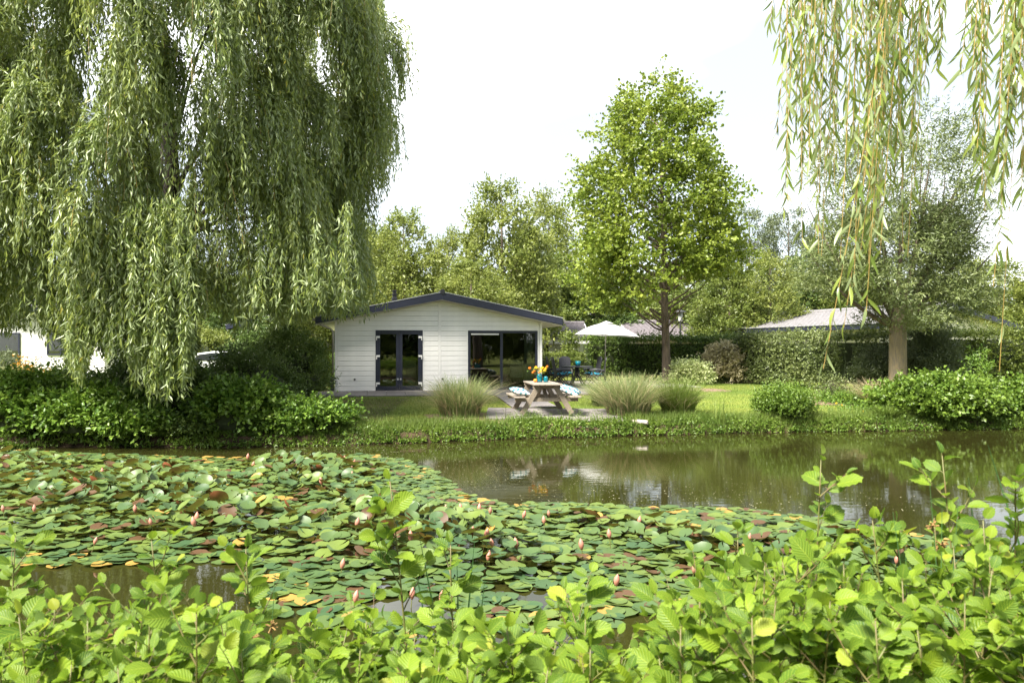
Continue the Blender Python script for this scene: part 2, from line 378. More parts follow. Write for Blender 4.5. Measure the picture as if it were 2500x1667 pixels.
def crown(rng, zc0, zc1, Rad, prof, ncl, nsh, k, csize, shl, centre=(0, 0), outline=.25, updir=.5, inner=.35, flat=.6):
    """clump centres and shoots. prof: list of (t, rel radius)"""
    ts = np.linspace(0, 1, 60); rr = np.interp(ts, [p[0] for p in prof], [p[1] for p in prof])
    pr = rr**1.3+.02; pr /= pr.sum()
    t = rng.choice(ts, size=ncl, p=pr)+rng.normal(size=ncl)*.01; t = np.clip(t, 0, 1)
    az = rng.random(ncl)*2*math.pi
    r = np.interp(t, ts, rr)*Rad*(inner+(1-inner)*np.sqrt(rng.random(ncl)))*(1+outline*(rng.random(ncl)-.6))
    cc = np.stack([centre[0]+r*np.cos(az), centre[1]+r*np.sin(az), zc0+t*(zc1-zc0)], 1)
    out = np.stack([np.cos(az), np.sin(az), np.full(ncl, updir)], 1)
    cs = csize*(.7+.6*rng.random(ncl))
    P = np.repeat(cc, nsh, 0)+rng.normal(size=(ncl*nsh, 3))*np.array([.5, .5, .5*flat])*np.repeat(cs, nsh)[:, None]
    Dr = nrm(np.repeat(out, nsh, 0)*.8+rng.normal(size=(ncl*nsh, 3))*.55)
    ct = np.repeat(rng.random(ncl)*.5, nsh)
    return cc, *shoots(rng, P, Dr, shl*(.6+.8*rng.random(ncl*nsh)), k, ctint=ct, droop=.15)
def branches(rng, trunk_pts, trunk_r, cc, nb=40, r0=.05, n=5, rise=.55):
    mb = MB(); mb.tube(trunk_pts, trunk_r, 12)
    tp = np.array(trunk_pts, dtype=float); zz = tp[:, 2]
    idx = rng.permutation(len(cc))[:nb]
    for i in idx:
        c = cc[i]; rad = math.hypot(c[0]-tp[-1][0], c[1]-tp[-1][1])
        z0 = min(max(c[2]-rise*rad-.3, zz[1]), zz[-1]*.97)
        a = np.array([np.interp(z0, zz, tp[:, 0]), np.interp(z0, zz, tp[:, 1]), z0])
        pts = []
        for s in np.linspace(0, 1, 6):
            p = a*(1-s)+c*s; p[2] += .12*rad*math.sin(s*math.pi)*(-.3)+rng.normal()*.03; p[:2] += rng.normal(size=2)*.04*rad*s*(1-s)*2
            pts.append(tuple(p))
        rr = r0*(.5+.5*rad/2.5); rr = min(rr, r0*1.4)
        mb.tube(pts, [rr*(1-.8*s) for s in np.linspace(0, 1, 6)], n, cap=False)
    return mb

# ------------------------------------------------------------------ ground
SH = np.array([(-400, 14), (-60, 15.2), (-10.8, 16.0), (-5.7, 16.15), (-3.1, 16.6), (0, 17.6), (4.5, 18.6), (8.8, 19.25), (13.4, 19.8), (60, 24), (400, 40)], dtype=float)
def shore(x): return np.interp(x, SH[:, 0], SH[:, 1])
def gz(x, y):
    d = y-shore(x)
    z = np.interp(d, [-4, -1.2, -.25, 0.0, .12, .3, .8, 2, 6, 10, 40, 400], [-1.2, -.7, -.16, .02, .2, .28, .33, .42, .58, .62, .75, .9])
    return z
def gzf(x, y): return float(gz(np.array([x]), np.array([y]))[0])
rg = np.random.default_rng(5)
xs = np.concatenate([[-400, -150, -80, -50, -30], np.arange(-20, 26, .2), [30, 40, 60, 100, 200, 400]])
ds = np.concatenate([[-3, -1.2, -.5, -.25, -.1, 0, .06, .12, .2, .3, .5], np.arange(.8, 14, .6), [16, 20, 26, 34, 50, 90, 200, 500]])
GX, GD = np.meshgrid(xs, ds)
wob = np.interp(GX, xs, np.convolve(rg.normal(size=len(xs)), np.ones(4)/4, 'same')*.10)
mask = np.clip(1-np.abs(GD)/1.0, 0, 1)*(np.abs(GX) < 26)
GY = shore(GX)+GD+wob*mask
GZ = np.interp(GD, [-4, -1.2, -.25, 0.0, .12, .3, .8, 2, 6, 10, 40, 400], [-1.2, -.7, -.16, .02, .2, .28, .33, .42, .58, .62, .75, .9])
GZ += rg.normal(size=GZ.shape)*.012*(GD < 1.2)
nr, nc = GX.shape
ii = np.arange((nr-1)*(nc-1)); rI = ii//(nc-1); cI = ii % (nc-1); b0 = rI*nc+cI
gf = np.stack([b0, b0+1, b0+nc+1, b0+nc], 1)
gm = np_mesh('ground', np.stack([GX, GY, GZ], -1), gf, M['lawn'], smooth=True)
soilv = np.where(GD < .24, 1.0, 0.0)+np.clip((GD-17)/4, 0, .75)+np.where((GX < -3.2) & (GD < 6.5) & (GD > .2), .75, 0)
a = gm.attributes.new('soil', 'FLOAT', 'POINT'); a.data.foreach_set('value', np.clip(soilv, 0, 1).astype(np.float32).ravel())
tagged(obj('ground', gm), kind='structure')
# near bank the camera stands on
nx = np.concatenate([[-400, -100, -40, -20], np.arange(-8, 8.1, .4), [20, 40, 100, 400]]); ny = np.array([-400, -60, -10, -3, 0, 1.5, 2.5, 3.2, 3.7, 4.0, 4.4, 5.2])
nzv = np.array([.6, .6, .55, .5, .5, .42, .33, .25, .12, -.05, -.4, -.9])
NX, NY = np.meshgrid(nx, ny); NZ = np.repeat(nzv[:, None], len(nx), 1)+rg.normal(size=NX.shape)*.015
nr, nc = NX.shape; ii = np.arange((nr-1)*(nc-1)); b0 = (ii//(nc-1))*nc+ii % (nc-1)
nm = np_mesh('near_bank', np.stack([NX, NY, NZ], -1), np.stack([b0, b0+1, b0+nc+1, b0+nc], 1), M['lawn'], smooth=True)
a = nm.attributes.new('soil', 'FLOAT', 'POINT'); a.data.foreach_set('value', np.where(NY > 2.8, 1, .3).astype(np.float32).ravel())
tagged(obj('near_bank', nm), kind='structure')
def near_z(y): return float(np.interp(y, ny, nzv))
wmb = MB(); wmb.add([(-400, 3.3, 0), (400, 3.3, 0), (400, 45, 0), (-400, 22, 0)], [(0, 1, 2, 3)])
tagged(wmb.obj('pond_water', M['water']), kind='structure')

# patches of bare soil following the ground
def patch(name, cx, cy, rx, ry, seed, m, lift=.006):
    r = random.Random(seed); vs = [(cx, cy, gzf(cx, cy)+lift)]; fs = []; n = 40
    ph = [r.random()*6.28 for _ in range(4)]
    for ring in (.35, .7, 1):
        for i in range(n):
            t = 2*math.pi*i/n; q = ring*(1+.1*math.sin(2*t+ph[0])+.07*math.sin(5*t+ph[1])+.05*math.sin(9*t+ph[2]))
            x = cx+rx*q*math.cos(t); y = cy+ry*q*math.sin(t); y = max(y, float(shore(x))+.33); vs.append((x, y, gzf(x, y)+lift))
    for i in range(n):
        fs.append((0, 1+i, 1+(i+1) % n))
        for k in range(2): fs.append((1+k*n+i, 1+(k+1)*n+i, 1+(k+1)*n+(i+1) % n, 1+k*n+(i+1) % n))
    tagged(MB().add(vs, fs).obj(name, m), kind='structure')
patch('soil_bed', 1.3, 18.05, 3.6, .42, 1, M['soil'])
patch('soil_bed', -.95, 18.9, 1.25, .6, 2, M['soil'], .008)
patch('soil_bed', 3.4, 19.0, 1.6, .8, 3, M['soil'], .010)
patch('soil_bed', 9.7, 23.0, 1.4, 1.3, 4, M['soil'])
patch('soil_bed', 6.9, 27.2, .9, 1.0, 5, M['soil'])
patch('soil_bed', 2.7, 25.2, 1.2, .8, 6, M['soil'])

# ------------------------------------------------------------------ main house frame
TH = R(9.5); HO = Vector((-5.99, 25.6, .62)); CT, ST = math.cos(TH), math.sin(TH)
def Hw(u, v, z=0): return Vector((HO.x+u*CT-v*ST, HO.y+u*ST+v*CT, z))

# paving: beds are structure, each slab a part
def paving(name, O, rz, x0, x1, y0, y1, sx, sy, seed):
    r = random.Random(seed)
    ox, oy = O
    def wz(x, y):
        X = ox+x*math.cos(rz)-y*math.sin(rz); Y = oy+x*math.sin(rz)+y*math.cos(rz); return gzf(X, Y)
    root = bpy.data.objects.new(name, None)
    # bed
    n1, n2 = 6, 6; vs = []; fs = []
    for j in range(n2+1):
        for i in range(n1+1):
            x = x0+(x1-x0)*i/n1; y = y0+(y1-y0)*j/n2; vs.append((x, y, wz(x, y)+.014))
    for j in range(n2):
        for i in range(n1): q = j*(n1+1)+i; fs.append((q, q+1, q+n1+2, q+n1+1))
    base = MB().add(vs, fs).obj(name, M['mortar'], loc=(ox, oy, 0), rot=(0, 0, rz)); base['kind'] = 'structure'
    nxs = max(1, round((x1-x0)/sx)); nys = max(1, round((y1-y0)/sy)); dx = (x1-x0)/nxs; dy = (y1-y0)/nys
    g = .006; h = .035
    me = MB().box(-dx/2+g, dx/2-g, -dy/2+g, dy/2-g, 0, h).build('slab', M['slab'])
    for j in range(nys):
        for i in range(nxs):
            x = x0+dx*(i+.5); y = y0+dy*(j+.5)
            sl_ = (wz(x, y+.1)-wz(x, y-.1))/.2
            obj('slab', me, base, (x, y, wz(x, y)+.008+r.uniform(-.003, .003)), (math.atan(sl_)+r.uniform(-.004, .004), r.uniform(-.006, .006), 0))
paving('picnic_paving', (0, 0), 0, -.65, 2.75, 18.5, 20.4, .5, .5, 1)
paving('patio', (HO.x, HO.y), TH, -.7, 9.6, -2.35, -.02, .6, .6, 2)
paving('garden_path', (HO.x, HO.y), TH, 5.1, 6.35, -5.9, -2.36, .6, .6, 3)
paving('terrace', (HO.x, HO.y), TH, 7.6, 13.4, .5, 5.5, .6, .6, 4)

house = thing('bungalow', 'white boarded bungalow with navy gable edge and dark framed glass doors behind the picnic table', 'house', HO, TH)
SLP = .206; PKU = 3.6
def under(u): return 3.12-SLP*abs(u-PKU)
HL, HD = 7.15, 11.0
# wall shell with openings
DU0, DU1, WU0, WU1, OT = 1.356, 2.958, 4.52, 6.99, 2.10
T0 = .03
shell = MB()
for u0, u1, z0, z1 in ((.03, DU0, 0, OT), (DU1, WU0, 0, OT), (WU1, HL-.03, 0, OT)):
    shell.box(u0, u1, .03, .16, z0, z1)
shell.prism([(.03, OT), (HL-.03, OT), (HL-.03, under(HL-.03)-.005), (PKU, under(PKU)-.005), (.03, under(.03)-.005)], .03, .16)
shell.box(.03, .16, .16, HD, 0, under(.03)-.03); shell.box(HL-.16, HL-.03, .16, HD, 0, under(HL)-.03)
shell.prism([(.16, 0), (HL-.16, 0), (HL-.16, under(HL-.03)-.02), (PKU, under(PKU)-.02), (.16, under(.03)-.02)], HD-.12, HD)
shell.obj('wall', M['white_wall'], house)
# boards, each its own part
def board_poly(u0, u1, z0, z1):
    a0 = max(u0, PKU-(3.115-z0)/SLP); b0_ = min(u1, PKU+(3.115-z0)/SLP); a1 = max(u0, PKU-(3.115-z1)/SLP); b1 = min(u1, PKU+(3.115-z1)/SLP)
    if z1 > 3.11: z1 = 3.11; a1 = b1 = min(max(PKU, a0), b0_)
    if b0_-a0 < .05: return None
    if b1 < a1:     # slope crosses this board
        zc = 3.115-SLP*(abs(a0-PKU) if abs(a0-PKU) < abs(b0_-PKU) else abs(b0_-PKU))
        uu = a0 if abs(a0-PKU) < abs(b0_-PKU) else b0_
        return (a0, b0_, uu, uu, z0, min(zc, z1))
    return (a0, b0_, a1, b1, z0, z1)
cache = {}
def board(u0, u1, z0, z1):
    q = board_poly(u0, u1, z0, z1)
    if not q: return
    a0, b0_, a1, b1, z0, z1 = q; gap = .0035
    key = tuple(round(k, 3) for k in (b0_-a0, a1-a0, b1-a0, z1-z0))
    if key not in cache:
        wd = b0_-a0; h = z1-z0-gap
        vs = [(0, -.004, 0), (wd, -.004, 0), (wd, .030, 0), (0, .030, 0), (a1-a0, .000, h-.010), (b1-a0, .000, h-.010), (b1-a0, .012, h), (a1-a0, .012, h), (b1-a0, .030, h), (a1-a0, .030, h)]
        fs = [(0, 1, 5, 4), (4, 5, 6, 7), (7, 6, 8, 9), (0, 3, 2, 1), (0, 4, 7, 9, 3), (1, 2, 8, 6, 5), (3, 9, 8, 2)]
        cache[key] = MB().add(vs, fs).build('siding_board', M['white_paint'])
    obj('siding_board', cache[key], house, (a0, 0, z0))
row = .1705
zt = .035
while zt < 3.08:
    z1 = zt+row
    segs = [(.085, PKU-.105), (PKU-.015, HL-.085)]
    if zt < OT-.02:
        z1e = min(z1, OT+.06) if z1 > OT else z1
        segs = [(.085, DU0-.035), (DU1+.035, PKU-.105), (PKU-.015, WU0-.035), (WU1+.035, HL-.085)]
    for u0, u1 in segs: board(u0, u1, zt, z1)
    zt = z1
for u0, u1 in ((0, .08), (HL-.08, HL)): MB().prism([(u0, .01), (u1, .01), (u1, under(u1)-.006), (u0, under(u0)-.006)], -.012, .03).obj('corner_trim', M['white_paint'], house)
MB().box(PKU-.10, PKU-.02, -.010, .029, .01, under(PKU)-.04).obj('joint_cover', M['white_paint'], house)
for u0, u1 in ((DU0, DU1), (WU0, WU1)):
    t = MB(); t.box(u0-.032, u0-.001, -.012, .029, .03, OT+.028); t.box(u1+.001, u1+.032, -.012, .029, .03, OT+.028); t.box(u0-.001, u1+.001, -.0115, .029, OT-.001, OT+.0275)
    t.obj('opening_trim', M['white_paint'], house)
MB().box(-.01, DU0-.04, -.016, .028, -.02, .03).obj('plinth', M['white_paint'], house); MB().box(DU0-.04, HL+.01, -.02, .028, -.02, .03).obj('plinth', M['white_paint'], house)
# roof: two pitches with overhang, bargeboards, metal edge, ridge cap
def rt(u): return 3.39-SLP*abs(u-PKU)
for s in (-1, 1):
    ue = PKU+s*4.17
    p = [(PKU, rt(PKU)-.20), (ue, rt(ue)-.20), (ue, rt(ue)-.03), (PKU, rt(PKU)-.03)]
    if s > 0: p = p[::-1]
    MB().prism(p, -.46, HD+.4).obj('roof_pitch', M['roof_tile'], house)
    q = [(PKU, rt(PKU)-.265), (ue, rt(ue)-.23), (ue, rt(ue)-.012), (PKU, rt(PKU)-.012)]
    if s > 0: q = q[::-1]
    MB().prism(q, -.50, -.465).obj('bargeboard', M['navy'], house, bevel=.004)
    q = [(PKU, rt(PKU)-.012), (ue+s*.02, rt(ue)-.012), (ue+s*.02, rt(ue)+.012), (PKU, rt(PKU)+.012)]
    if s > 0: q = q[::-1]
    MB().prism(q, -.515, -.42).obj('roof_edge', M['roof_edge'], house)
    q = [(PKU, under(PKU)+.0), (ue, under(ue)-.0), (ue, under(ue)+.02), (PKU, under(PKU)+.02)]
    if s > 0: q = q[::-1]
    MB().prism(q, -.463, HD+.39).obj('soffit', M['soffit'], house)
    # eaves board along the side and gutter
    MB().box(*(sorted((ue, ue+s*.03))), -.46, HD+.4, rt(ue)-.25, rt(ue)-.02).obj('eaves_board', M['navy'], house)
    MB().tube([(ue+s*.085, -.44, rt(ue)-.10), (ue+s*.085, HD+.4, rt(ue)-.13)], .05, 10).obj('gutter', M['metal'], house)
    # tiles on the pitch, rows
    tl = MB(); nrow = 12
    for k in range(nrow):
        a_ = PKU+s*(.08+k*4.1/nrow); b_ = PKU+s*(.08+(k+1)*4.1/nrow)
        tl.prism([(a_, rt(a_)-.02), (b_, rt(b_)+.012), (b_, rt(b_)-.02)][::(1 if s < 0 else -1)], -.41, HD+.38)
    o = tl.obj('tile_courses', M['roof_tile'], house); o['kind'] = 'stuff'
MB().tube([(PKU, -.53, rt(PKU)+.02), (PKU, HD+.4, rt(PKU)+.02)], .085, 10).obj('ridge_cap', M['dark_metal'], house)
ch = MB().lathe([(.05, -.15), (.05, .16), (.105, .18), (.105, .30), (.075, .33), (.075, .40), (.095, .41), (.095, .46), (.07, .47), (.07, .53), (.085, .54), (.085, .60), (.0, .61)], 14, (2.02, 2.09, 3.03))
ch.obj('flue_pipe', M['dark_metal'], house, smooth=False)
# french doors
def rect_frame(mb, u0, u1, z0, z1, wd, y0, y1, top=None, bot=None):
    top = top or wd; bot = bot or wd
    mb.box(u0, u0+wd, y0, y1, z0, z1); mb.box(u1-wd, u1, y0, y1, z0, z1); mb.box(u0+wd, u1-wd, y0, y1, z1-top, z1); mb.box(u0+wd, u1-wd, y0, y1, z0, z0+bot); return mb
rect_frame(MB(), DU0, DU1, .03, OT-.003, .05, -.02, .10).obj('door_frame', M['navy'], house, bevel=.004)
um = (DU0+DU1)/2
for k, (a_, b_) in enumerate(((DU0+.052, um-.003), (um+.003, DU1-.052))):
    d = rect_frame(MB(), a_, b_, .085, OT-.055, .105, -.028, .03, top=.09, bot=.10).obj('door', M['navy'], house, bevel=.004)
    MB().box(a_+.104, b_-.104, .004, .010, .184, OT-.144).obj('pane', M['glass'], d)
    hu = a_-.03 if k == 0 else b_+.03; sg = 1 if k == 0 else -1
    for hz in (OT-.27, OT-.92, .25):
        hb = MB(); hb.box(*sorted((hu, hu+sg*.125)), -.052, -.026, hz, hz+.065); hb.box(*sorted((hu, hu+sg*.03)), -.052, -.026, hz-.075, hz-.001)
        hb.obj('hinge', M['white_paint'], d)
    ku = b_-.045 if k == 0 else a_+.045
    MB().tube([(ku, -.03, .42), (ku, -.075, .42)], [.034, .026], 12).obj('knob', M['roof_edge'], d)
# sliding window wall
sw = rect_frame(MB(), WU0, WU1, .03, OT-.003, .085, -.02, .10).obj('window_frame', M['navy'], house, bevel=.004)
wm = 5.70
MB().box(wm-.045, wm+.045, -.012, .07, .115, OT-.088).obj('mullion', M['navy'], sw)
MB().box(WU0+.084, wm-.044, .012, .018, .114, OT-.087).obj('pane', M['glass'], sw)
MB().box(wm+.044, WU1-.084, .030, .036, .114, OT-.087).obj('pane', M['glass'], sw)
MB().box(WU0+.11, wm-.09, -.008, .011, OT-.155, OT-.105).obj('vent_bar', M['white_paint'], sw)
for u in (.66, 3.64):
    MB().tube([(u, -.03, .42), (u, .0, .42)], [.03, .036], 12).obj('wall_vent', M['dark_metal'], house)
# downpipe on the left
MB().tube([(-.50, -.30, 2.34), (-.42, -.28, 2.26), (-.14, -.06, 2.14), (-.06, -.04, 2.05), (-.06, -.04, .55)], .035, 10).obj('downpipe', M['metal'], house, smooth=True)
MB().box(-.14, .0-.015, -.10, .03, .0, .52).obj('downpipe_box', M['dark_metal'], house, bevel=.01)
# room behind the glass
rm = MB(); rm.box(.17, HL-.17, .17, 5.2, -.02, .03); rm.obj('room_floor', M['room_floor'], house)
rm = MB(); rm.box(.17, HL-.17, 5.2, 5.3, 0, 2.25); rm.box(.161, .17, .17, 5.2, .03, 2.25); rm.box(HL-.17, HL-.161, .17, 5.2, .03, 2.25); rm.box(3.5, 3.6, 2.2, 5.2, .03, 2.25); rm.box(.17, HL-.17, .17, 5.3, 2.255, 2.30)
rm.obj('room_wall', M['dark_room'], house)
def curtain(u0, u1, v, m, parent, z0=.06, z1=2.1):
    mb = MB(); n = 40; vs = []; fs = []
    for i in range(n+1):
        u = u0+(u1-u0)*i/n; vv = v+.03*math.sin(i*1.3)+.012*math.sin(i*3.1)
        vs += [(u, vv, z0), (u, vv, z1)]
    for i in range(n): fs.append((2*i, 2*i+2, 2*i+3, 2*i+1))
    return mb.add(vs, fs).obj('curtain', m, parent, smooth=True)
curtain(6.55, 6.93, .25, M['curtain'], house)
def indoor_chair(u, v, rz, label):
    t = thing('armchair', label, 'chair', Hw(u, v, .65), TH+rz)
    MB().box(-.24, .24, -.22, .22, .40, .50).obj('seat', M['fabric_cream'], t, bevel=.02)
    MB().box(-.24, .24, .16, .24, .45, 1.02).obj('backrest', M['fabric_cream'], t, bevel=.02)
    for sx in (-1, 1):
        for sy in (-1, 1): MB().beam((sx*.2, sy*.18, .40), (sx*.21, sy*.19, 0), .035, .035, (0, 1, 0)).obj('leg', M['wood'], t)
indoor_chair(2.52, .95, math.pi, 'cream upholstered chair seen through the right pane of the french doors')
indoor_chair(6.35, .85, math.pi, 'cream upholstered chair seen through the big sliding window')

# ------------------------------------------------------------------ neighbouring bungalows
def neighbour(name, label, O, rz, L, D, eave, rise, wallm, tilem, fasciam, windows=(), gable_windows=(), over=.5):
    """local: x along the front gable, y back; ridge runs along y at x=L/2"""
    t = thing(name, label, 'house', O, rz)
    MB().prism([(0, -.3), (L, -.3), (L, eave), (L/2, eave+rise), (0, eave)], 0, D).obj('wall', wallm, t)
    sl_ = rise/(L/2)
    for s in (-1, 1):
        xe = L/2+s*(L/2+over); ze = eave+.12-sl_*over
        p = [(L/2, eave+rise+.02), (xe, ze-.1), (xe, ze+.02), (L/2, eave+rise+.14)]
        if s > 0: p = p[::-1]
        MB().prism(p, -over, D+over).obj('roof', tilem, t)
        b = [(L/2, eave+rise-.08), (xe, ze-.2), (xe, ze+.04), (L/2, eave+rise+.16)]
        if s > 0: b = b[::-1]
        MB().prism(b, -over-.04, -over-.002).obj('bargeboard', fasciam, t)
        MB().prism(b, D+over+.002, D+over+.04).obj('bargeboard', fasciam, t)
        MB().box(*sorted((xe+s*.002, xe+s*.05)), -over, D+over, ze-.2, ze+.03).obj('eaves_board', fasciam, t)
        MB().box(*sorted((xe+s*.002, xe+s*.09)), -over, D+over, ze+.032, ze+.055).obj('gutter', M['roof_edge'], t)
        # wavy tile courses
        nrow = 13; ncol = int((D+2*over)/.1); W_ = L/2+over
        vs = []; fs = []
        for k in range(nrow):
            for e in (0, 1):
                q = (k+e)/nrow*W_; x = L/2+s*q; z = eave+rise+.14-sl_*q*((eave+rise+.14-ze-.02)/(sl_*W_))+(.045 if e else .012)
                for c in range(ncol+1):
                    y = -over+(D+2*over)*c/ncol; vs.append((x, y, z+.016*math.sin(c*2*math.pi/3)))
        for k in range(nrow):
            for c in range(ncol):
                a0 = (2*k)*(ncol+1)+c; b0_ = a0+ncol+1; f = (a0, a0+1, b0_+1, b0_); fs.append(f if s > 0 else f[::-1])
            if k < nrow-1:
                for c in range(ncol):
                    a0 = (2*k+1)*(ncol+1)+c; b0_ = a0+ncol+1; fs.append((a0, a0+1, b0_+1, b0_))
        o = MB().add(vs, fs).obj('roof_tiles', tilem, t); o['kind'] = 'stuff'
    MB().tube([(L/2, -over-.05, eave+rise+.17), (L/2, D+over, eave+rise+.17)], .11, 8).obj('ridge_cap', tilem, t)
    for (side, a_, b_, z0, z1, nm, cur) in windows:
        if side == 'left':
            fr = MB(); fr.box(-.04, .02, a_, a_+.06, z0, z1); fr.box(-.04, .02, b_-.06, b_, z0, z1); fr.box(-.04, .02, a_+.06, b_-.06, z1-.06, z1); fr.box(-.04, .02, a_+.06, b_-.06, z0, z0+.06)
            fo = fr.obj('window', M[nm], t); MB().box(-.022, -.012, a_+.05, b_-.05, z0+.05, z1-.05).obj('pane', M['car_glass'], fo)
        else:
            fr = MB(); rect_frame(fr, a_, b_, z0, z1, .06, -.05, -.003)
            m_ = (a_+b_)/2; fr.box(m_-.03, m_+.03, -.05, -.003, z0+.06, z1-.06)
            fo = fr.obj('window', M[nm], t)
            if cur:
                vs = []; fs = []; n = 60
                for i in range(n+1):
                    u = a_+.05+(b_-a_-.1)*i/n; vs += [(u, -.012+.006*math.sin(i*1.7), z0+.05), (u, -.012+.006*math.sin(i*1.7), z1-.05)]
                for i in range(n): fs.append((2*i, 2*i+2, 2*i+3, 2*i+1))
                MB().add(vs, fs).obj('curtain', M['curtain_white'], fo)
                MB().box(a_+.06, b_-.06, -.034, -.030, z0+.06, z1-.06).obj('pane', M['glass'], fo)
            else: MB().box(a_+.06, b_-.06, -.034, -.030, z0+.06, z1-.06).obj('pane', M['car_glass'], fo)
    return t
neighbour('bungalow', 'tan gabled bungalow with grey tiled roof behind the hedge on the right', (15.9+.45, 33+.65, .72), math.atan2(.342, .94), 7.6, 10.4, 2.42, .84, M['cream_wall'], M['roof_tile'], M['navy'],
          windows=[('left', 8.0, 8.6, 1.45, 2.0, 'white_paint', False)])
# far dark roof between tulip tree and right house
neighbour('bungalow', 'low bungalow with purple grey tiled roof showing over the hedge behind the lamp post', (6.7, 47, .72), R(-78), 6.5, 9.2, 2.2, .85, M['cream_wall'], M['roof_tile_dark'], M['white_paint'])
bpy.data.objects['bungalow.002'].location = (7.2, 52.5, .62)
bpy.data.objects['bungalow.002'].rotation_euler = (0, 0, R(-86))
neighbour('bungalow', 'small white house with grey roof between the main bungalow and the parasol', (0, 41.5, .70), R(0), 6.5, 4.7, 1.85, .85, M['white_wall'], M['roof_tile_dark'], M['white_paint'])
h4 = bpy.data.objects['bungalow.003']; h4.location = (-1.0, 47.5, .70); h4.rotation_euler = (0, 0, R(-90))
fr = MB(); rect_frame(fr, 3, 3, 1, 1, 0, 0, 0)
# its window faces us on the long side (local x = L)
wx = 6.5
fo = MB(); fo.box(wx+.003, wx+.05, 2.66, 2.74, .7, 1.62); fo.box(wx+.003, wx+.05, 2.98, 3.06, .7, 1.62); fo.box(wx+.003, wx+.05, 2.74, 2.98, 1.54, 1.62); fo.box(wx+.003, wx+.05, 2.74, 2.98, .7, .78)
fo = fo.obj('window', M['white_paint'], h4); MB().box(wx+.01, wx+.02, 2.73, 2.99, .77, 1.55).obj('pane', M['car_glass'], fo)
neighbour('bungalow', 'white bungalow with dark framed curtained windows behind the willow at the far left', (-24.5, 29.0, .55), R(4), 8.6, 9, 2.5, .86, M['white_wall'], M['roof_tile'], M['navy'],
          windows=[('front', 2.4, 5.45, .85, 2.15, 'navy', True), ('front', 6.45, 7.5, 1.28, 2.12, 'navy', True)])
neighbour('bungalow', 'cream house partly hidden behind the drainpipe side of the main bungalow', (-14.6, 40.5, .7), R(6), 6.4, 8, 2.6, .8, M['cream_wall'], M['roof_tile_dark'], M['navy'])
neighbour('bungalow', 'grey roofed house glimpsed beneath the willow branches behind the yellow topped hedge', (-23.6, 50, .7), R(3), 9, 8, 2.7, .9, M['white_wall'], M['roof_tile_dark'], M['navy'])

# ------------------------------------------------------------------ round table, chairs, parasol
TX, TY = 2.50, 29.1; TZ = gzf(TX, TY)+.045
t = thing('garden_table', 'round dark garden table with a potted plant on it, on the terrace', 'table', (TX, TY, TZ))
MB().lathe([(.0, .70), (.56, .70), (.60, .715), (.60, .735), (.56, .745), (0, .745)], 40).obj('table_top', M['black_plastic'], t)
for k in range(4):
    a_ = k*math.pi/2+.5; cx_, cy_ = math.cos(a_), math.sin(a_)
    MB().tube([(cx_*.06, cy_*.06, .69), (cx_*.09, cy_*.09, .35), (cx_*.38, cy_*.38, 0.015)], [.03, .03, .026], 8).obj('leg', M['black_plastic'], t)
MB().tube([(0, 0, .28), (0, 0, .70)], .045, 10).obj('pedestal', M['black_plastic'], t)
pt = thing('flower_pot', 'turquoise pot with a clipped green plant on the round table', 'potted plant', (TX+.03, TY-.05, TZ+.747))
MB().lathe([(.0, 0), (.085, 0), (.115, .20), (.10, .2), (.095, .17), (0, .17)], 16).obj('pot', M['teal_glass'], pt, smooth=True)
rr = np.random.default_rng(3)
P = nrm(rr.normal(size=(260, 3)))*np.array([.1, .1, .08])*rr.random((260, 1))**.3+np.array([0, 0, .24])
pos, D, N, ti = shoots(rr, P, nrm(P-np.array([0, 0, .2])), np.full(260, .03), 2)
obj('foliage', leaf_mesh(rr, 'foliage', M['leaf_light'], pos, D, N, ti, .035, .5), pt, kind='stuff')

def garden_chair(x, y, rz, label, clabel):
    """faces local -y ; back at +y"""
    z = gzf(x, y)+.045
    t = thing('garden_chair', label, 'chair', (x, y, z), rz, 'black garden chairs round the table')
    # back: rounded top panel
    n = 10; pl = [(-.23, .38), (.23, .38), (.235, .98)]+[(.235*math.cos(a_), .98+.13*math.sin(a_)) for a_ in np.linspace(.2, math.pi-.2, n)]+[(-.235, .98)]
    b = MB().prism(pl, 0, .035)
    sh = [(vx, .20+vy+(vz-.38)*.20, vz) for vx, vy, vz in b.v]; b.v = sh
    b.obj('backrest', M['black_plastic'], t, bevel=.006)
    for k in range(5):
        sx = -.17+k*.085; bb = MB().box(sx-.028, sx+.028, -.006, -.001, .46, 1.0); bb.v = [(vx, .20+vy+(vz-.38)*.20, vz) for vx, vy, vz in bb.v]
        bb.obj('slat', M['black_plastic'], t)
    MB().box(-.235, .235, -.27, .21, .385, .42).obj('seat', M['black_plastic'], t, bevel=.008)
    for s in (-1, 1):
        MB().tube([(s*.27, .27, .60), (s*.28, .0, .635), (s*.27, -.27, .62)], [.02, .026, .022], 8).obj('armrest', M['black_plastic'], t)
        MB().tube([(s*.25, -.26, .63), (s*.255, .30, .01)], .02, 8).obj('leg', M['black_plastic'], t)
        MB().tube([(s*.262, .22, .60), (s*.268, -.27, .01)], .02, 8).obj('leg', M['black_plastic'], t)
    MB().box(-.24, .24, -.27, -.24, .08, .11).obj('stretcher', M['black_plastic'], t)
    cu = cushion(.44, .44, .07, M['teal_fabric'], 'cushion')
    co = obj('seat_cushion', cu); co.location = (x, y, z+.455); co.rotation_euler = (0, 0, rz)
    co.location = Vector(co.location)+Matrix.Rotation(rz, 3, 'Z')@Vector((0, -.03, 0))
    tagged(co, clabel, 'cushion', 'turquoise seat cushions')
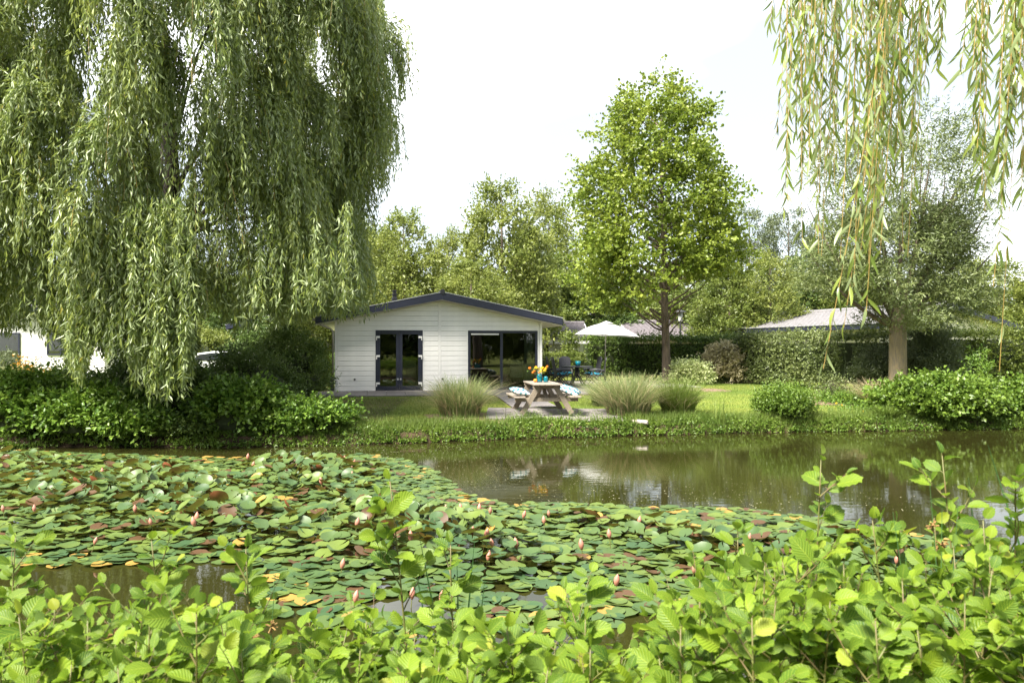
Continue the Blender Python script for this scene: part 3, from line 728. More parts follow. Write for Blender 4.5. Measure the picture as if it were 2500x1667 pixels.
def cushion(wx_, wy_, h, m, name, n=14):
    vs = []; fs = []
    for sgn in (1, -1):
        for j in range(n+1):
            for i in range(n+1):
                a_ = 2*i/n-1; b_ = 2*j/n-1
                th = max(0, (1-abs(a_)**2.6))**.5*max(0, (1-abs(b_)**2.6))**.5
                px_ = a_*(1-.07*b_*b_); py_ = b_*(1-.07*a_*a_)
                vs.append((px_*wx_/2, py_*wy_/2, sgn*h/2*th+.004*math.sin(a_*9+b_*7)))
    o = (n+1)**2
    for j in range(n):
        for i in range(n):
            q = j*(n+1)+i; fs.append((q, q+1, q+n+2, q+n+1)); fs.append((o+q, o+q+n+1, o+q+n+2, o+q+1))
    return MB().add(vs, fs).build(name, m, smooth=True)
# rz: chair looks towards local -y
garden_chair(TX-.62, TY-.42, R(90)+R(8), 'black high backed chair nearest on the left of the round table', 'turquoise cushion on the nearest chair left of the round table')
garden_chair(TX-.80, TY+.45, R(90)-R(14), 'black high backed chair farther back on the left of the round table', 'turquoise cushion on the farther chair left of the round table')
garden_chair(TX-.05-.3, TY+1.0, R(6), 'black high backed chair behind the round table facing the pond', 'turquoise cushion on the chair behind the round table')
garden_chair(TX+.72, TY-.40, R(-90)-R(6), 'black high backed chair nearest on the right beside the parasol pole', 'turquoise cushion on the nearest chair right of the round table')
garden_chair(TX+.62, TY+.60, R(-90)+R(14), 'black high backed chair farther back on the right of the round table', 'turquoise cushion on the farther chair right of the round table')
for o_ in [o_ for o_ in bpy.data.objects if o_.get('category') == 'chair' and 'garden' in o_.name]: pass

PU = PX(1477, 935, 30.0); PU.z = gzf(PU.x, PU.y)+.045
t = thing('parasol', 'open white parasol on a grey pole above the terrace table', 'parasol', PU)
MB().lathe([(.0, 0), (.26, 0), (.26, .05), (.05, .08), (.04, .3), (0, .3)], 16).obj('parasol_base', M['dark_metal'], t)
MB().tube([(0, 0, .05), (.01, 0, 1.2), (.05, 0, 2.42)], .022, 10).obj('pole', M['metal'], t)
nseg = 6; apex = Vector((.05, 0, 2.42)); ap = []
rim = []
for k in range(nseg):
    a_ = 2*math.pi*(k+.5)/nseg; rim.append(Vector((.05+1.38*math.cos(a_), 1.38*math.sin(a_), 1.93-.07*math.cos(a_))))
vs = []; fs = []
K = 8
for k in range(nseg):
    a0, a1 = rim[k], rim[(k+1) % nseg]; b = len(vs)
    for j in range(K+1):
        for i in range(K+1):
            e = a0.lerp(a1, i/K); e = e+(apex-e)*.05*math.sin(math.pi*i/K)
            q = j/K; p = apex.lerp(e, q); p.z += .10*math.sin(math.pi*q)-.05*math.sin(math.pi*i/K)*math.sin(math.pi*q)*.5
            vs.append(tuple(p))
    for j in range(K):
        for i in range(K):
            q = b+j*(K+1)+i; fs.append((q, q+K+1, q+K+2, q+1))
MB().add(vs, fs).obj('canopy', M['canvas'], t, smooth=True)
vs = []; fs = []
for k in range(nseg):
    a_ = 2*math.pi*(k+.5)/nseg; a1 = 2*math.pi*(k+1.5)/nseg; b = len(vs)
    vs += [(.05, 0, 2.52), (.05+.3*math.cos(a_), .3*math.sin(a_), 2.41), (.05+.3*math.cos(a1), .3*math.sin(a1), 2.41)]; fs.append((b, b+1, b+2))
MB().add(vs, fs).obj('vent_flap', M['canvas'], t)
for k in range(nseg):
    e = rim[k]; hub = Vector((.05, 0, 2.40)); mid = hub.lerp(e, .55); mid.z += .06
    rb = MB().tube([hub, mid+Vector((0, 0, .0)), e+Vector((0, 0, -.015))], .009, 6).obj('rib', M['metal'], t)
    MB().tube([(.04, 0, 1.95), mid-Vector((0, 0, .02))], .007, 6).obj('strut', M['metal'], rb)

# ------------------------------------------------------------------ picnic table
PT = Vector((.78, 19.6, 0)); PT.z = gzf(.78, 19.5)+.046; prz = R(7.5)
t = thing('picnic_table', 'weathered wooden picnic table with built in benches on the waterside paving', 'picnic table', PT, prz)
LEN = .92
for k in range(5):
    x0 = -.36+k*.146; MB().box(x0, x0+.138, -LEN, LEN, .735, .773).obj('top_plank', M['wood_top'], t, bevel=.006)
for s in (-1, 1):
    for k in range(2):
        x0 = s*.70-.135+k*.138; MB().box(x0, x0+.130, -LEN, LEN, .425, .463).obj('bench_plank', M['wood_top'], t, bevel=.006)
for y in (-.72, .72):
    for s in (-1, 1):
        MB().beam((s*.20, y-.021*s*0, .733), (s*.63, y, .02), .045, .13, (s*.85, 0, .5)).obj('leg', M['wood'], t, bevel=.005)
    MB().box(-.80, .80, y+.025, y+.070, .325, .424).obj('crossbeam', M['wood'], t, bevel=.005)
    MB().box(-.35, .35, y+.025, y+.070, .655, .734).obj('top_batten', M['wood'], t, bevel=.005)
MB().beam((0, -.66, .38), (0, -.12, .70), .045, .09, (1, 0, 0)).obj('brace', M['wood'], t)
MB().beam((0, .70, .38), (0, .12, .70), .045, .09, (1, 0, 0)).obj('brace', M['wood'], t)
def Pw(x, y, z): return PT+Matrix.Rotation(prz, 3, 'Z')@Vector((x, y, z))
c = obj('cushion', cushion(.46, .46, .17, M['zigzag'], 'cushion')); c.location = Pw(-.66, -.50, .57); c.rotation_euler = (R(12), R(9), prz+R(20))
tagged(c, 'white and turquoise zigzag cushion on the left bench of the picnic table', 'cushion')
c = obj('cushion', cushion(.46, .46, .16, M['zigzag'], 'cushion')); c.location = Pw(.68, -.40, .57); c.rotation_euler = (R(10), R(20), prz-R(25))
tagged(c, 'white and turquoise zigzag cushion at the near end of the right bench', 'cushion')
c = obj('cushion', cushion(.44, .44, .15, M['zigzag'], 'cushion')); c.location = Pw(.62, .05, .60); c.rotation_euler = (R(22), R(12), prz+R(15))
tagged(c, 'zigzag cushion leaning behind another on the right bench', 'cushion')
# vases and flowers
vz = thing('vase', 'tall turquoise glass vase holding orange and yellow flowers', 'vase', Pw(-.05, .10, .774))
MB().lathe([(.0, 0), (.065, 0), (.072, .03), (.066, .07), (.074, .11), (.066, .15), (.072, .19), (.05, .22), (.045, .215), (.058, .18), (0, .03)], 14).obj('body', M['teal_glass'], vz, smooth=True)
v2 = thing('vase', 'short turquoise glass vase beside the taller one on the picnic table', 'vase', Pw(.10, .02, .774))
MB().lathe([(.0, 0), (.055, 0), (.062, .03), (.056, .06), (.062, .09), (.05, .13), (.035, .155), (.03, .15), (.04, .12), (0, .02)], 14).obj('body', M['teal_glass'], v2, smooth=True)
bq = thing('bouquet', 'bunch of orange and yellow flowers in the tall turquoise vase', 'flowers', Pw(-.05, .10, .90))
rnd = random.Random(4)
def blossom(r, m, name='blossom'):
    mb = MB()
    for k in range(14):
        a_ = k*2.4; ph = .3+1.3*k/14; d = Vector((math.cos(a_)*math.sin(ph), math.sin(a_)*math.sin(ph), math.cos(ph))); s_ = Vector((-math.sin(a_), math.cos(a_), 0)); 
        p0 = d*r*.25; mb.add([p0, d*r*.8+s_*r*.4, d*r*1.05, d*r*.8-s_*r*.4], [(0, 1, 2, 3)])
    mb.lathe([(0, -.6*r), (.55*r, -.3*r), (.7*r, 0.1*r), (.5*r, .5*r), (0, .7*r)], 8)
    return mb.build(name, m)
bo, by = blossom(.045, M['orange']), blossom(.045, M['yellow'])
for (dx, dz, dy, cc_) in ((-.26, .23, 0, 0), (-.13, .16, .02, 0), (-.03, .21, .03, 1), (.07, .23, 0, 1), (.03, .15, -.04, 1), (.13, .17, -.03, 1), (.16, .22, .03, 1), (-.02, .12, -.05, 0), (.10, .13, .02, 1), (-.09, .24, .04, 1), (.20, .27, .02, 0), (-.18, .12, -.02, 0)):
    e = Vector((dx, dy, dz))
    st_ = MB().tube([(0, 0, -.08), (dx*.3, dy*.3, .06), e], .004, 5).obj('stem', M['twig_green'], bq)
    obj('blossom', bo if cc_ == 0 else by, st_, e, (rnd.uniform(-.4, .4), rnd.uniform(-.6, .6), rnd.random()*6), rnd.uniform(.85, 1.15))
P = rr.normal(size=(40, 3))*np.array([.13, .05, .05])+np.array([0, 0, .17])
pos, D, N, ti = shoots(rr, P, nrm(rr.normal(size=(40, 3))), np.full(40, .05), 3)
obj('foliage', leaf_mesh(rr, 'foliage', M['leaf_bush'], pos, D, N, ti, .05, .45), bq, kind='stuff')
orr = obj('orange', MB().lathe([(0, 0), (.025, .003), (.042, .02), (.05, .045), (.042, .072), (.025, .087), (0, .09)], 14).build('orange', M['orange'], smooth=True), None, Pw(-.17, .05, .774))
tagged(orr, 'orange fruit lying beside the turquoise vase on the picnic table', 'orange')

# ------------------------------------------------------------------ street lamp, log, car
lp = PX(1661, 900, 39); lp.z = gzf(lp.x, lp.y)
lamp = t = thing('street_lamp', 'dark street lamp with a flat disc cap standing behind the hedge', 'street lamp', lp)
MB().tube([(0, 0, 0), (0, 0, 2.55)], [.055, .045], 10).obj('post', M['dark_metal'], t)
MB().lathe([(.05, 2.55), (.10, 2.60), (.12, 2.75), (.12, 2.98), (.10, 3.0)], 14).obj('lantern', M['lamp_glass'], t)
MB().lathe([(.0, 3.14), (.05, 3.12), (.30, 3.05), (.31, 3.02), (.10, 3.01), (0, 3.0)], 20).obj('cap', M['dark_metal'], t)
lamp.scale = (1, 1, 1.09)
l0 = PX(1542, 1031, 18.5); z0 = gzf(l0.x, 18.5)
lg = MB().tube([(l0.x, 18.55, z0+.05), (l0.x+.17, 18.48, z0+.052), (l0.x+.37, 18.36, z0+.046)], [.048, .055, .05], 12).obj('log', M['birch'])
tagged(lg, 'short pale log lying on the soil in front of the large grass clump', 'log')
cp = PX(527, 900, 33.5); cp.z = gzf(cp.x, cp.y)
t = thing('parked_car', 'white parked car whose roof shows above the shrubs under the willow', 'car', cp, R(8))
t.scale = (1, 1, .88)
prof = [(-2.0, .35), (-2.05, .75), (-1.75, .92), (-1.0, 1.0), (-.55, 1.40), (.1, 1.50), (.9, 1.46), (1.5, 1.05), (2.0, .95), (2.1, .6), (2.05, .35)]
MB().prism(prof[::-1], -.82, .82).obj('body', M['car_paint'], t, bevel=.06)
for s in (-1, 1):
    y0 = s*.825
    MB().prism([(-.85, 1.03), (-.48, 1.34), (.08, 1.42), (.85, 1.38), (1.25, 1.05)], *sorted((y0, y0+s*.01))).obj('side_window', M['car_glass'], t)
    for x in (-1.3, 1.3):
        w_ = MB().tube([(x, s*.70, .32), (x, s*.86, .32)], .32, 20).obj('wheel', M['tyre'], t); MB().tube([(x, s*.861, .32), (x, s*.87, .32)], .2, 14).obj('rim', M['roof_edge'], w_)
MB().beam((-1.0, 0, 1.02), (-.57, 0, 1.41), 1.35, .012, (0, 0, 1)).obj('windscreen', M['car_glass'], t)

# ------------------------------------------------------------------ weeping willow (left)
def willow():
    rng = np.random.default_rng(11)
    B = np.array([-9.3, 20.0]); bz = gzf(*B)
    t = thing('weeping_willow', 'huge weeping willow with hanging curtains of leaves on the left bank', 'tree', (B[0], B[1], bz))
    # profile of limb tips: height -> radius
    Zp = [2.8, 4.5, 6.5, 8.5, 10, 11.2, 12.4, 13.2]; Rp = [4.6, 4.8, 4.9, 5.1, 5.4, 5.4, 4.6, 2.2]
    ncl = 640
    az = rng.random(ncl)*2*math.pi
    front = (np.sin(az) < .35)          # the half towards the camera
    keep = front | (rng.random(ncl) < .45); az = az[keep]; ncl = len(az)
    z = 3.2+(13.2-3.2)*rng.random(ncl)**.8
    depth = np.where(rng.random(ncl) < .72, 1-.10*rng.random(ncl), .45+.4*rng.random(ncl))
    r = np.interp(z, Zp, Rp)*depth*(1+.09*np.sin(az*7+z)+.05*rng.normal(size=ncl))
    A = np.stack([r*np.cos(az), r*np.sin(az), z-bz], 1)
    ns = 29; S = ncl*ns
    P = np.repeat(A, ns, 0)+rng.normal(size=(S, 3))*np.array([.13, .13, .2])
    out = np.stack([np.cos(az), np.sin(az), np.zeros(ncl)], 1)
    swing = np.repeat(rng.normal(size=(ncl, 3))*.35, ns, 0)
    d = nrm(np.repeat(out, ns, 0)*.8+swing+rng.normal(size=(S, 3))*.30+np.array([0, 0, .35]))
    Ln = np.repeat(1.2+1.9*rng.random(ncl)**1.2, ns)*(.55+.55*rng.random(S))
    # the lowest tier hangs longer
    low = np.repeat(z < 6.0, ns); Ln = np.where(low, Ln*1.25, Ln)
    K = 17; step = Ln/K; pts = np.zeros((S, K, 3)); dirs = np.zeros((S, K, 3)); p = P.copy()
    lean = rng.normal(size=(S, 3))*.09; lean[:, 2] = 0
    for k in range(K):
        p = p+d*step[:, None]; pts[:, k] = p; dirs[:, k] = d
        d = nrm(d+(np.array([0, 0, -1])+lean)*(.26+.02*k)*(step[:, None]/.09)**.6)
    # leaves: 3 per node
    m = 2; n = S*K*m
    pos = np.repeat(pts.reshape(-1, 3), m, 0)+rng.normal(size=(n, 3))*.025
    dd = np.repeat(dirs.reshape(-1, 3), m, 0)
    D = nrm(dd*.75+rng.normal(size=(n, 3))*.42+np.array([0, 0, -.45]))
    N = nrm(rng.normal(size=(n, 3)))
    ct = np.repeat(np.repeat(rng.random(ncl)*.45, ns), K*m)
    ti = ct+rng.random(n)*.42; ti = np.where(rng.random(n) < .012, 1, np.clip(ti, 0, .78))
    # fringe: how low the curtain reaches, read along the bank
    XW = pos[:, 0]+B[0]; YW = pos[:, 1]+B[1]; ZW = pos[:, 2]+bz
    sx = XW/YW*F+1250      # bearing of the strand seen from the far side
    fl = np.interp(sx, [-300, 0, 60, 150, 180, 200, 225, 300, 335, 380, 470, 486, 560, 575, 700, 750, 860, 900], [2.3, 2.35, 2.4, 2.1, 1.25, 1.2, 2.05, 1.75, 1.05, .85, 1.25, 2.75, 2.7, 2.4, 2.6, 2.8, 2.9, 3.2])
    fl = np.where(YW > 18.5, 2.9, fl)
    ok = ZW > fl+np.repeat(np.repeat(rng.random(S)*.5, K), m)
    pos, D, N, ti = pos[ok], D[ok], N[ok], ti[ok]
    # strands that hang to the bank in the gap-free places
    n2 = 900
    bx = np.concatenate([rng.uniform(325, 475, 440), rng.uniform(178, 222, 70), rng.uniform(225, 330, 80), rng.uniform(565, 860, 170), rng.uniform(-60, 180, 140)])
    yy = rng.uniform(14.7, 16.6, n2); yy[590:] = rng.uniform(15.5, 18.5, 310)
    zt_ = rng.uniform(2.6, 5.2, n2); ln = rng.uniform(1.0, 2.4, n2)
    P2 = np.stack([(bx-1250)/F*yy-B[0], yy-B[1], zt_-bz], 1)
    K2 = 26; tt = np.arange(K2)/K2
    sw = rng.normal(size=(n2, 1))*.12
    pts2 = P2[:, None, :]+np.stack([sw*np.sin(tt*2)[None, :], rng.normal(size=(n2, 1))*.1*tt[None, :], -ln[:, None]*tt[None, :]], -1)
    q = np.repeat(pts2.reshape(-1, 3), 2, 0); q += rng.normal(size=q.shape)*.03; n = len(q)
    D2 = nrm(rng.normal(size=(n, 3))*.4+np.array([0, 0, -.9])); N2 = nrm(rng.normal(size=(n, 3))); t2 = np.clip(rng.random(n)*.75, 0, .78)
    sx = (q[:, 0]+B[0])/(q[:, 1]+B[1])*F+1250
    fl = np.interp(sx, [-300, 0, 60, 150, 180, 200, 225, 300, 335, 380, 470, 486, 560, 575, 700, 750, 860, 900], [2.3, 2.35, 2.4, 2.1, 1.25, 1.2, 2.05, 1.75, 1.05, .85, 1.25, 2.75, 2.7, 2.4, 2.6, 2.8, 2.9, 3.2])
    ok = q[:, 2]+bz > fl+np.repeat(rng.random(n2)*.55, K2*2)
    pos = np.concatenate([pos, q[ok]]); D = np.concatenate([D, D2[ok]]); N = np.concatenate([N, N2[ok]]); ti = np.concatenate([ti, t2[ok]])
    obj('crown', leaf_mesh(rng, 'crown', M['leaf_willow'], pos, D, N, ti, .165, .225, shape=4, var=.5, fold=.15), t, kind='stuff')
    print('willow leaves', len(pos))
    # yellow twigs
    sel = rng.choice(S, 1500, replace=False); q = pts[sel][:, ::4]; 
    wv = nrm(rng.normal(size=(len(sel), 1, 3)))*.004
    V = np.stack([q-wv, q+wv], 2); kk = q.shape[1]; V = V.reshape(-1, 3)
    base = (np.arange(len(sel))[:, None]*kk*2+np.arange(kk-1)[None, :]*2).ravel()
    f = np.stack([base, base+1, base+3, base+2], 1)
    zc = V[f[:, 3]][:, 2]+bz; f = f[zc > 3.0]
    obj('twigs', np_mesh('twigs', V, f, M['twig']), t, kind='stuff')
    mb = MB(); mb.tube([(0, 0, -.2), (.05, 0, 1.2), (.1, -.1, 2.6), (.0, 0, 3.6)], [.55, .42, .38, .36], 14)
    mb.obj('trunk', M['bark_dark'], t, smooth=True)
    mb = MB()
    for k in range(16):
        i = rng.integers(ncl); c_ = A[i]*.98; s0 = np.array([0, 0, rng.uniform(2.2, 5.0)])
        h = min(max(c_[2], 3), 12)
        m1 = s0*.55+c_*.3+np.array([0, 0, h*.35]); m2 = s0*.15+c_*.75+np.array([0, 0, .9])
        pts_ = []
        for s_ in np.linspace(0, 1, 8):
            p_ = (1-s_)**3*s0+3*(1-s_)**2*s_*m1+3*(1-s_)*s_*s_*m2+s_**3*c_; pts_.append(tuple(p_))
        mb.tube(pts_, [.075*(1-.85*s_) for s_ in np.linspace(0, 1, 8)], 6, cap=False)
    mb.tube([(0, 0, 3.3), (.3, .1, 6), (.2, 0, 9), (0, 0, 11)], [.32, .20, .09, .03], 9)
    mb.obj('limb', M['bark_dark'], t)
willow()

# ------------------------------------------------------------------ tulip tree
def tulip():
    rng = np.random.default_rng(21); Y = 31.; bx = XA(1626, Y); bz = gzf(bx, Y)
    t = thing('tulip_tree', 'tall bright green broadleaved tree standing on the lawn right of the parasol', 'tree', (bx, Y, bz))
    prof = [(0, .55), (.12, .92), (.3, 1), (.45, .97), (.6, .80), (.75, .66), (.88, .48), (.96, .30), (1, .1)]
    cc, pos, D, N, ti = crown(rng, 2.7, 12.4, 3.25, prof, 430, 15, 7, .42, .66, centre=(-.52, 0), outline=.36)
    ok = pos[:, 2] > np.interp(pos[:, 0], [-3.6, -1.2, .2, 3.6], [2.5, 2.8, 3.9, 4.4])+rng.random(len(pos))*.4; pos, D, N, ti = pos[ok], D[ok], N[ok], ti[ok]
    obj('crown', leaf_mesh(rng, 'crown', M['leaf_tulip'], pos, D, N, ti, .125, .9, shape=6, var=.7, curl=.15), t, kind='stuff')
    mb = branches(rng, [(0, 0, -.1), (.02, 0, .3), (.0, 0, 1.5), (-.05, 0, 3), (-.12, 0, 6), (-.2, 0, 9), (-.2, 0, 11.6)], [.25, .19, .165, .15, .11, .06, .02], cc, 70, .05)
    mb.obj('trunk', M['bark'], t, smooth=True)
tulip()
# ------------------------------------------------------------------ upright willow (right)
def right_willow():
    rng = np.random.default_rng(31); Y = 24.; bx = XA(2192, Y); bz = gzf(bx, Y)
    t = thing('willow_tree', 'dense grey green tree with stout lichen covered trunk on the right bank', 'tree', (bx, Y, bz))
    prof = [(0, .35), (.1, .72), (.25, .80), (.4, .72), (.6, .78), (.8, .75), (1, .45)]
    cc1, p1, D1, N1, t1 = crown(rng, 2.0, 6.0, 2.85, [(0, .45), (.2, .9), (.5, .95), (.8, .75), (1, .45)], 300, 22, 8, .42, .42, centre=(-.1, 0), inner=.1)
    cc2, p2, D2, N2, t2 = crown(rng, 4.6, 8.7, 3.0, [(0, .6), (.4, .9), (.8, .9), (1, .45)], 250, 14, 7, .42, .5, centre=(.05, 0), outline=.35, inner=.2, updir=1.0)
    pos, D, N, ti = [np.concatenate(q) for q in ((p1, p2), (D1, D2), (N1, N2), (t1, t2))]
    ok = pos[:, 2] > np.interp(pos[:, 0], [-2.9, -1.2, -.4, 2.9], [3.3, 2.9, 1.9, 2.3])+rng.random(len(pos))*.4; pos, D, N, ti = pos[ok], D[ok], N[ok], ti[ok]
    obj('crown', leaf_mesh(rng, 'crown', M['leaf_olive'], pos, D, N, ti, .125, .26, shape=4, var=.5), t, kind='stuff')
    MB().tube([(0, 0, -.2), (0, 0, .2), (.0, 0, 1.0), (.0, 0, 2.3), (.02, 0, 3.0)], [.36, .28, .265, .25, .2], 16).obj('trunk', M['bark_orange'], t, smooth=True)
    mb = MB()
    tips = [(-2.9, 0, 6.2), (-1.7, -.3, 7.4), (-.8, .3, 8.4), (.2, 0, 9), (1.2, .2, 8.2), (2.2, 0, 7.9), (2.9, .1, 6.0), (1.7, .4, 5.5), (-2.7, .2, 4.6), (-1.2, .5, 6.0), (.7, -.5, 6.5), (3.3, 0, 5.0)]
    for i, tp in enumerate(tips):
        tp = np.array(tp); s0 = np.array([0, 0, 2.2+.1*(i % 4)]); m1 = s0*.5+tp*.5+np.array([tp[0]*.12, 0, -.5])
        pts_ = [tuple((1-s_)**2*s0+2*(1-s_)*s_*m1+s_*s_*tp) for s_ in np.linspace(0, 1, 8)]
        mb.tube(pts_, [.095*(1-.9*s_) for s_ in np.linspace(0, 1, 8)], 7, cap=False)
    for c_ in cc2[:60]:
        k = np.argmin([np.linalg.norm(np.array(tp)-c_) for tp in tips]); tp = np.array(tips[k]); a_ = np.array([0, 0, 2.3])*.35+tp*.65
        mb.tube([tuple(a_), tuple((a_+c_)/2+np.array([0, 0, -.1])), tuple(c_)], [.022, .014, .006], 5, cap=False)
    mb.obj('limb', M['bark'], t, smooth=True)
right_willow()

# ------------------------------------------------------------------ background trees
def proto_tree(seed, h, Rad, prof, ncl, nsh, k, cs, shl, leafL, asp, mt, clear, barkm, nb=26):
    rng = np.random.default_rng(seed)
    cc, pos, D, N, ti = crown(rng, clear, h, Rad, prof, ncl, nsh, k, cs, shl, outline=.45, updir=.7)
    me = leaf_mesh(rng, 'crown', mt, pos, D, N, ti, leafL, asp, shape=4, var=.6)
    tr = branches(rng, [(0, 0, -.2), (0, 0, .3), (.05, 0, h*.4), (0, 0, h*.8), (0, 0, h*.97)], [.17, .14, .10, .05, .015], cc, nb, .035, 5).build('trunk', barkm)
    return me, tr
ov = [(0, .6), (.2, .95), (.45, 1), (.7, .75), (.9, .4), (1, .12)]
up_ = [(0, .7), (.2, 1), (.4, .95), (.6, .8), (.8, .58), (.93, .33), (1, .08)]
lo = [(0, .5), (.3, .8), (.6, 1), (.85, .8), (1, .35)]
PR = {
 'mid': proto_tree(101, 9, 3.1, ov, 230, 22, 6, .55, .6, .19, .6, M['leaf_mid'], .5, M['bark']),
 'light': proto_tree(102, 9, 3.0, up_, 230, 22, 7, .55, .75, .19, .55, M['leaf_light'], .6, M['bark']),
 'light2': proto_tree(106, 9, 2.8, up_, 180, 20, 7, .5, .75, .18, .55, M['leaf_light'], .4, M['bark']),
 'grey': proto_tree(103, 9, 2.6, lo, 130, 18, 6, .5, .55, .17, .45, M['leaf_grey'], 2.2, M['bark'], 40),
 'dark': proto_tree(104, 9, 3.2, ov, 190, 22, 6, .6, .5, .20, .6, M['leaf_dark'], .3, M['bark_dark']),
}
def tree_at(px, ytop, halfpx, Y, kind, name, label, rz, group=None):
    x = XA(px, Y); z = gzf(x, Y); top = ZA(ytop, Y)-z; rad = halfpx/F*Y
    o = thing(name, label, 'tree', (x, Y, z), rz, group); r0 = {'mid': 3.1, 'light': 3.0, 'light2': 2.8, 'grey': 2.6, 'dark': 3.2}[kind]
    o.scale = (rad/r0, rad/r0, top/9.3)
    obj('crown', PR[kind][0], o, kind='stuff'); obj('trunk', PR[kind][1], o)
BT = [
 (872, 520, 80, 41, 'light', 'loose light green tree just right of the willow curtain above the flue'),
 (985, 515, 110, 38, 'light', 'green tree behind the left slope of the bungalow roof'),
(920, 545, 85, 44, 'mid', 'green tree half hidden between two lighter trees left of the roof ridge'),
 (1095, 560, 62, 46, 'light2', 'thin pale spiky topped tree behind the roof ridge'),
 (1225, 440, 125, 40, 'light', 'tall feathery light green tree behind the right slope of the bungalow roof'),
 (1340, 470, 95, 53, 'light2', 'light green tree half hidden behind the left side of the tulip tree'),
 (1150, 630, 110, 35, 'light', 'low yellow green tree right behind the bungalow roof ridge'),
 (1325, 610, 110, 50, 'mid', 'bushy green tree above the right eave of the bungalow'),
 (1450, 650, 110, 51, 'dark', 'dark tree behind the white parasol'),
 (1590, 660, 110, 58, 'mid', 'bushy tree behind the trunk of the tulip tree'),
 (1705, 610, 110, 50, 'mid', 'green tree behind the street lamp'),
 (1830, 505, 70, 56, 'grey', 'tall thin grey green tree left of two, above the wood'),
 (1925, 510, 75, 58, 'grey', 'tall thin grey green tree right of two, above the wood'),
 (1780, 640, 90, 44, 'mid', 'rounded green tree between the lamp and the right bungalow roof'),
 (1880, 615, 85, 43, 'light2', 'bright yellow green young tree over the right bungalow roof'),
 (1985, 600, 95, 50, 'dark', 'dark tree left of the lichen covered willow'),
 (2090, 620, 100, 48, 'mid', 'green tree behind the lichen covered willow'),
 (2320, 590, 100, 47, 'light', 'layered green tree right of the lichen covered willow'),
 (2440, 640, 100, 45, 'light', 'layered green tree at the right edge behind the gabled bungalow'),
 (780, 580, 110, 40, 'mid', 'green tree behind the thin right side of the willow'),
 (640, 620, 110, 44, 'dark', 'dark tree behind the middle of the willow'),
 (500, 640, 100, 47, 'light', 'light tree behind the willow above the grey roof'),
 (330, 640, 110, 42, 'mid', 'green tree behind the lowest hanging willow branch'),
 (150, 650, 110, 45, 'mid', 'green tree behind the white bungalow on the far left'),
 (0, 640, 110, 46, 'dark', 'dark tree at the left edge behind the white bungalow'),
]
rnd = random.Random(8)
for px, yt, hw, Y, kd, lb in BT: tree_at(px, yt, hw, Y, kd, 'background_tree', lb, rnd.random()*6.28, 'trees behind the bungalows')
for i, (x_, y_, hh_, kd) in enumerate([(-21, -14, 9, 'mid'), (-15, -17, 11, 'dark'), (-9.5, -13, 8, 'mid'), (-4.5, -16, 10, 'dark'), (.5, -13, 9, 'mid'), (5.5, -16, 11, 'dark'), (10.5, -13, 8, 'light'), (16, -16, 10, 'mid'), (22, -14, 9, 'dark'), (-28, -16, 11, 'dark')]):
    o = thing('near_side_tree', 'tree on the near side of the pond, seen only mirrored in the dark window panes', 'tree', (x_, y_, .6), rnd.random()*6, 'trees on the near side of the pond')
    o.scale = (1.15, 1.15, hh_/9); obj('crown', PR[kd][0], o, kind='stuff'); obj('trunk', PR[kd][1], o)
for px in range(-100, 2700, 115):
    tree_at(px+rnd.uniform(-25, 25), rnd.uniform(660, 705), rnd.uniform(85, 120), rnd.uniform(60, 66), rnd.choice(['dark', 'mid', 'dark', 'mid', 'light']), 'wood_tree', 'tree in the far row of the wood closing the view behind the houses', rnd.random()*6.28, 'far row of wood trees')

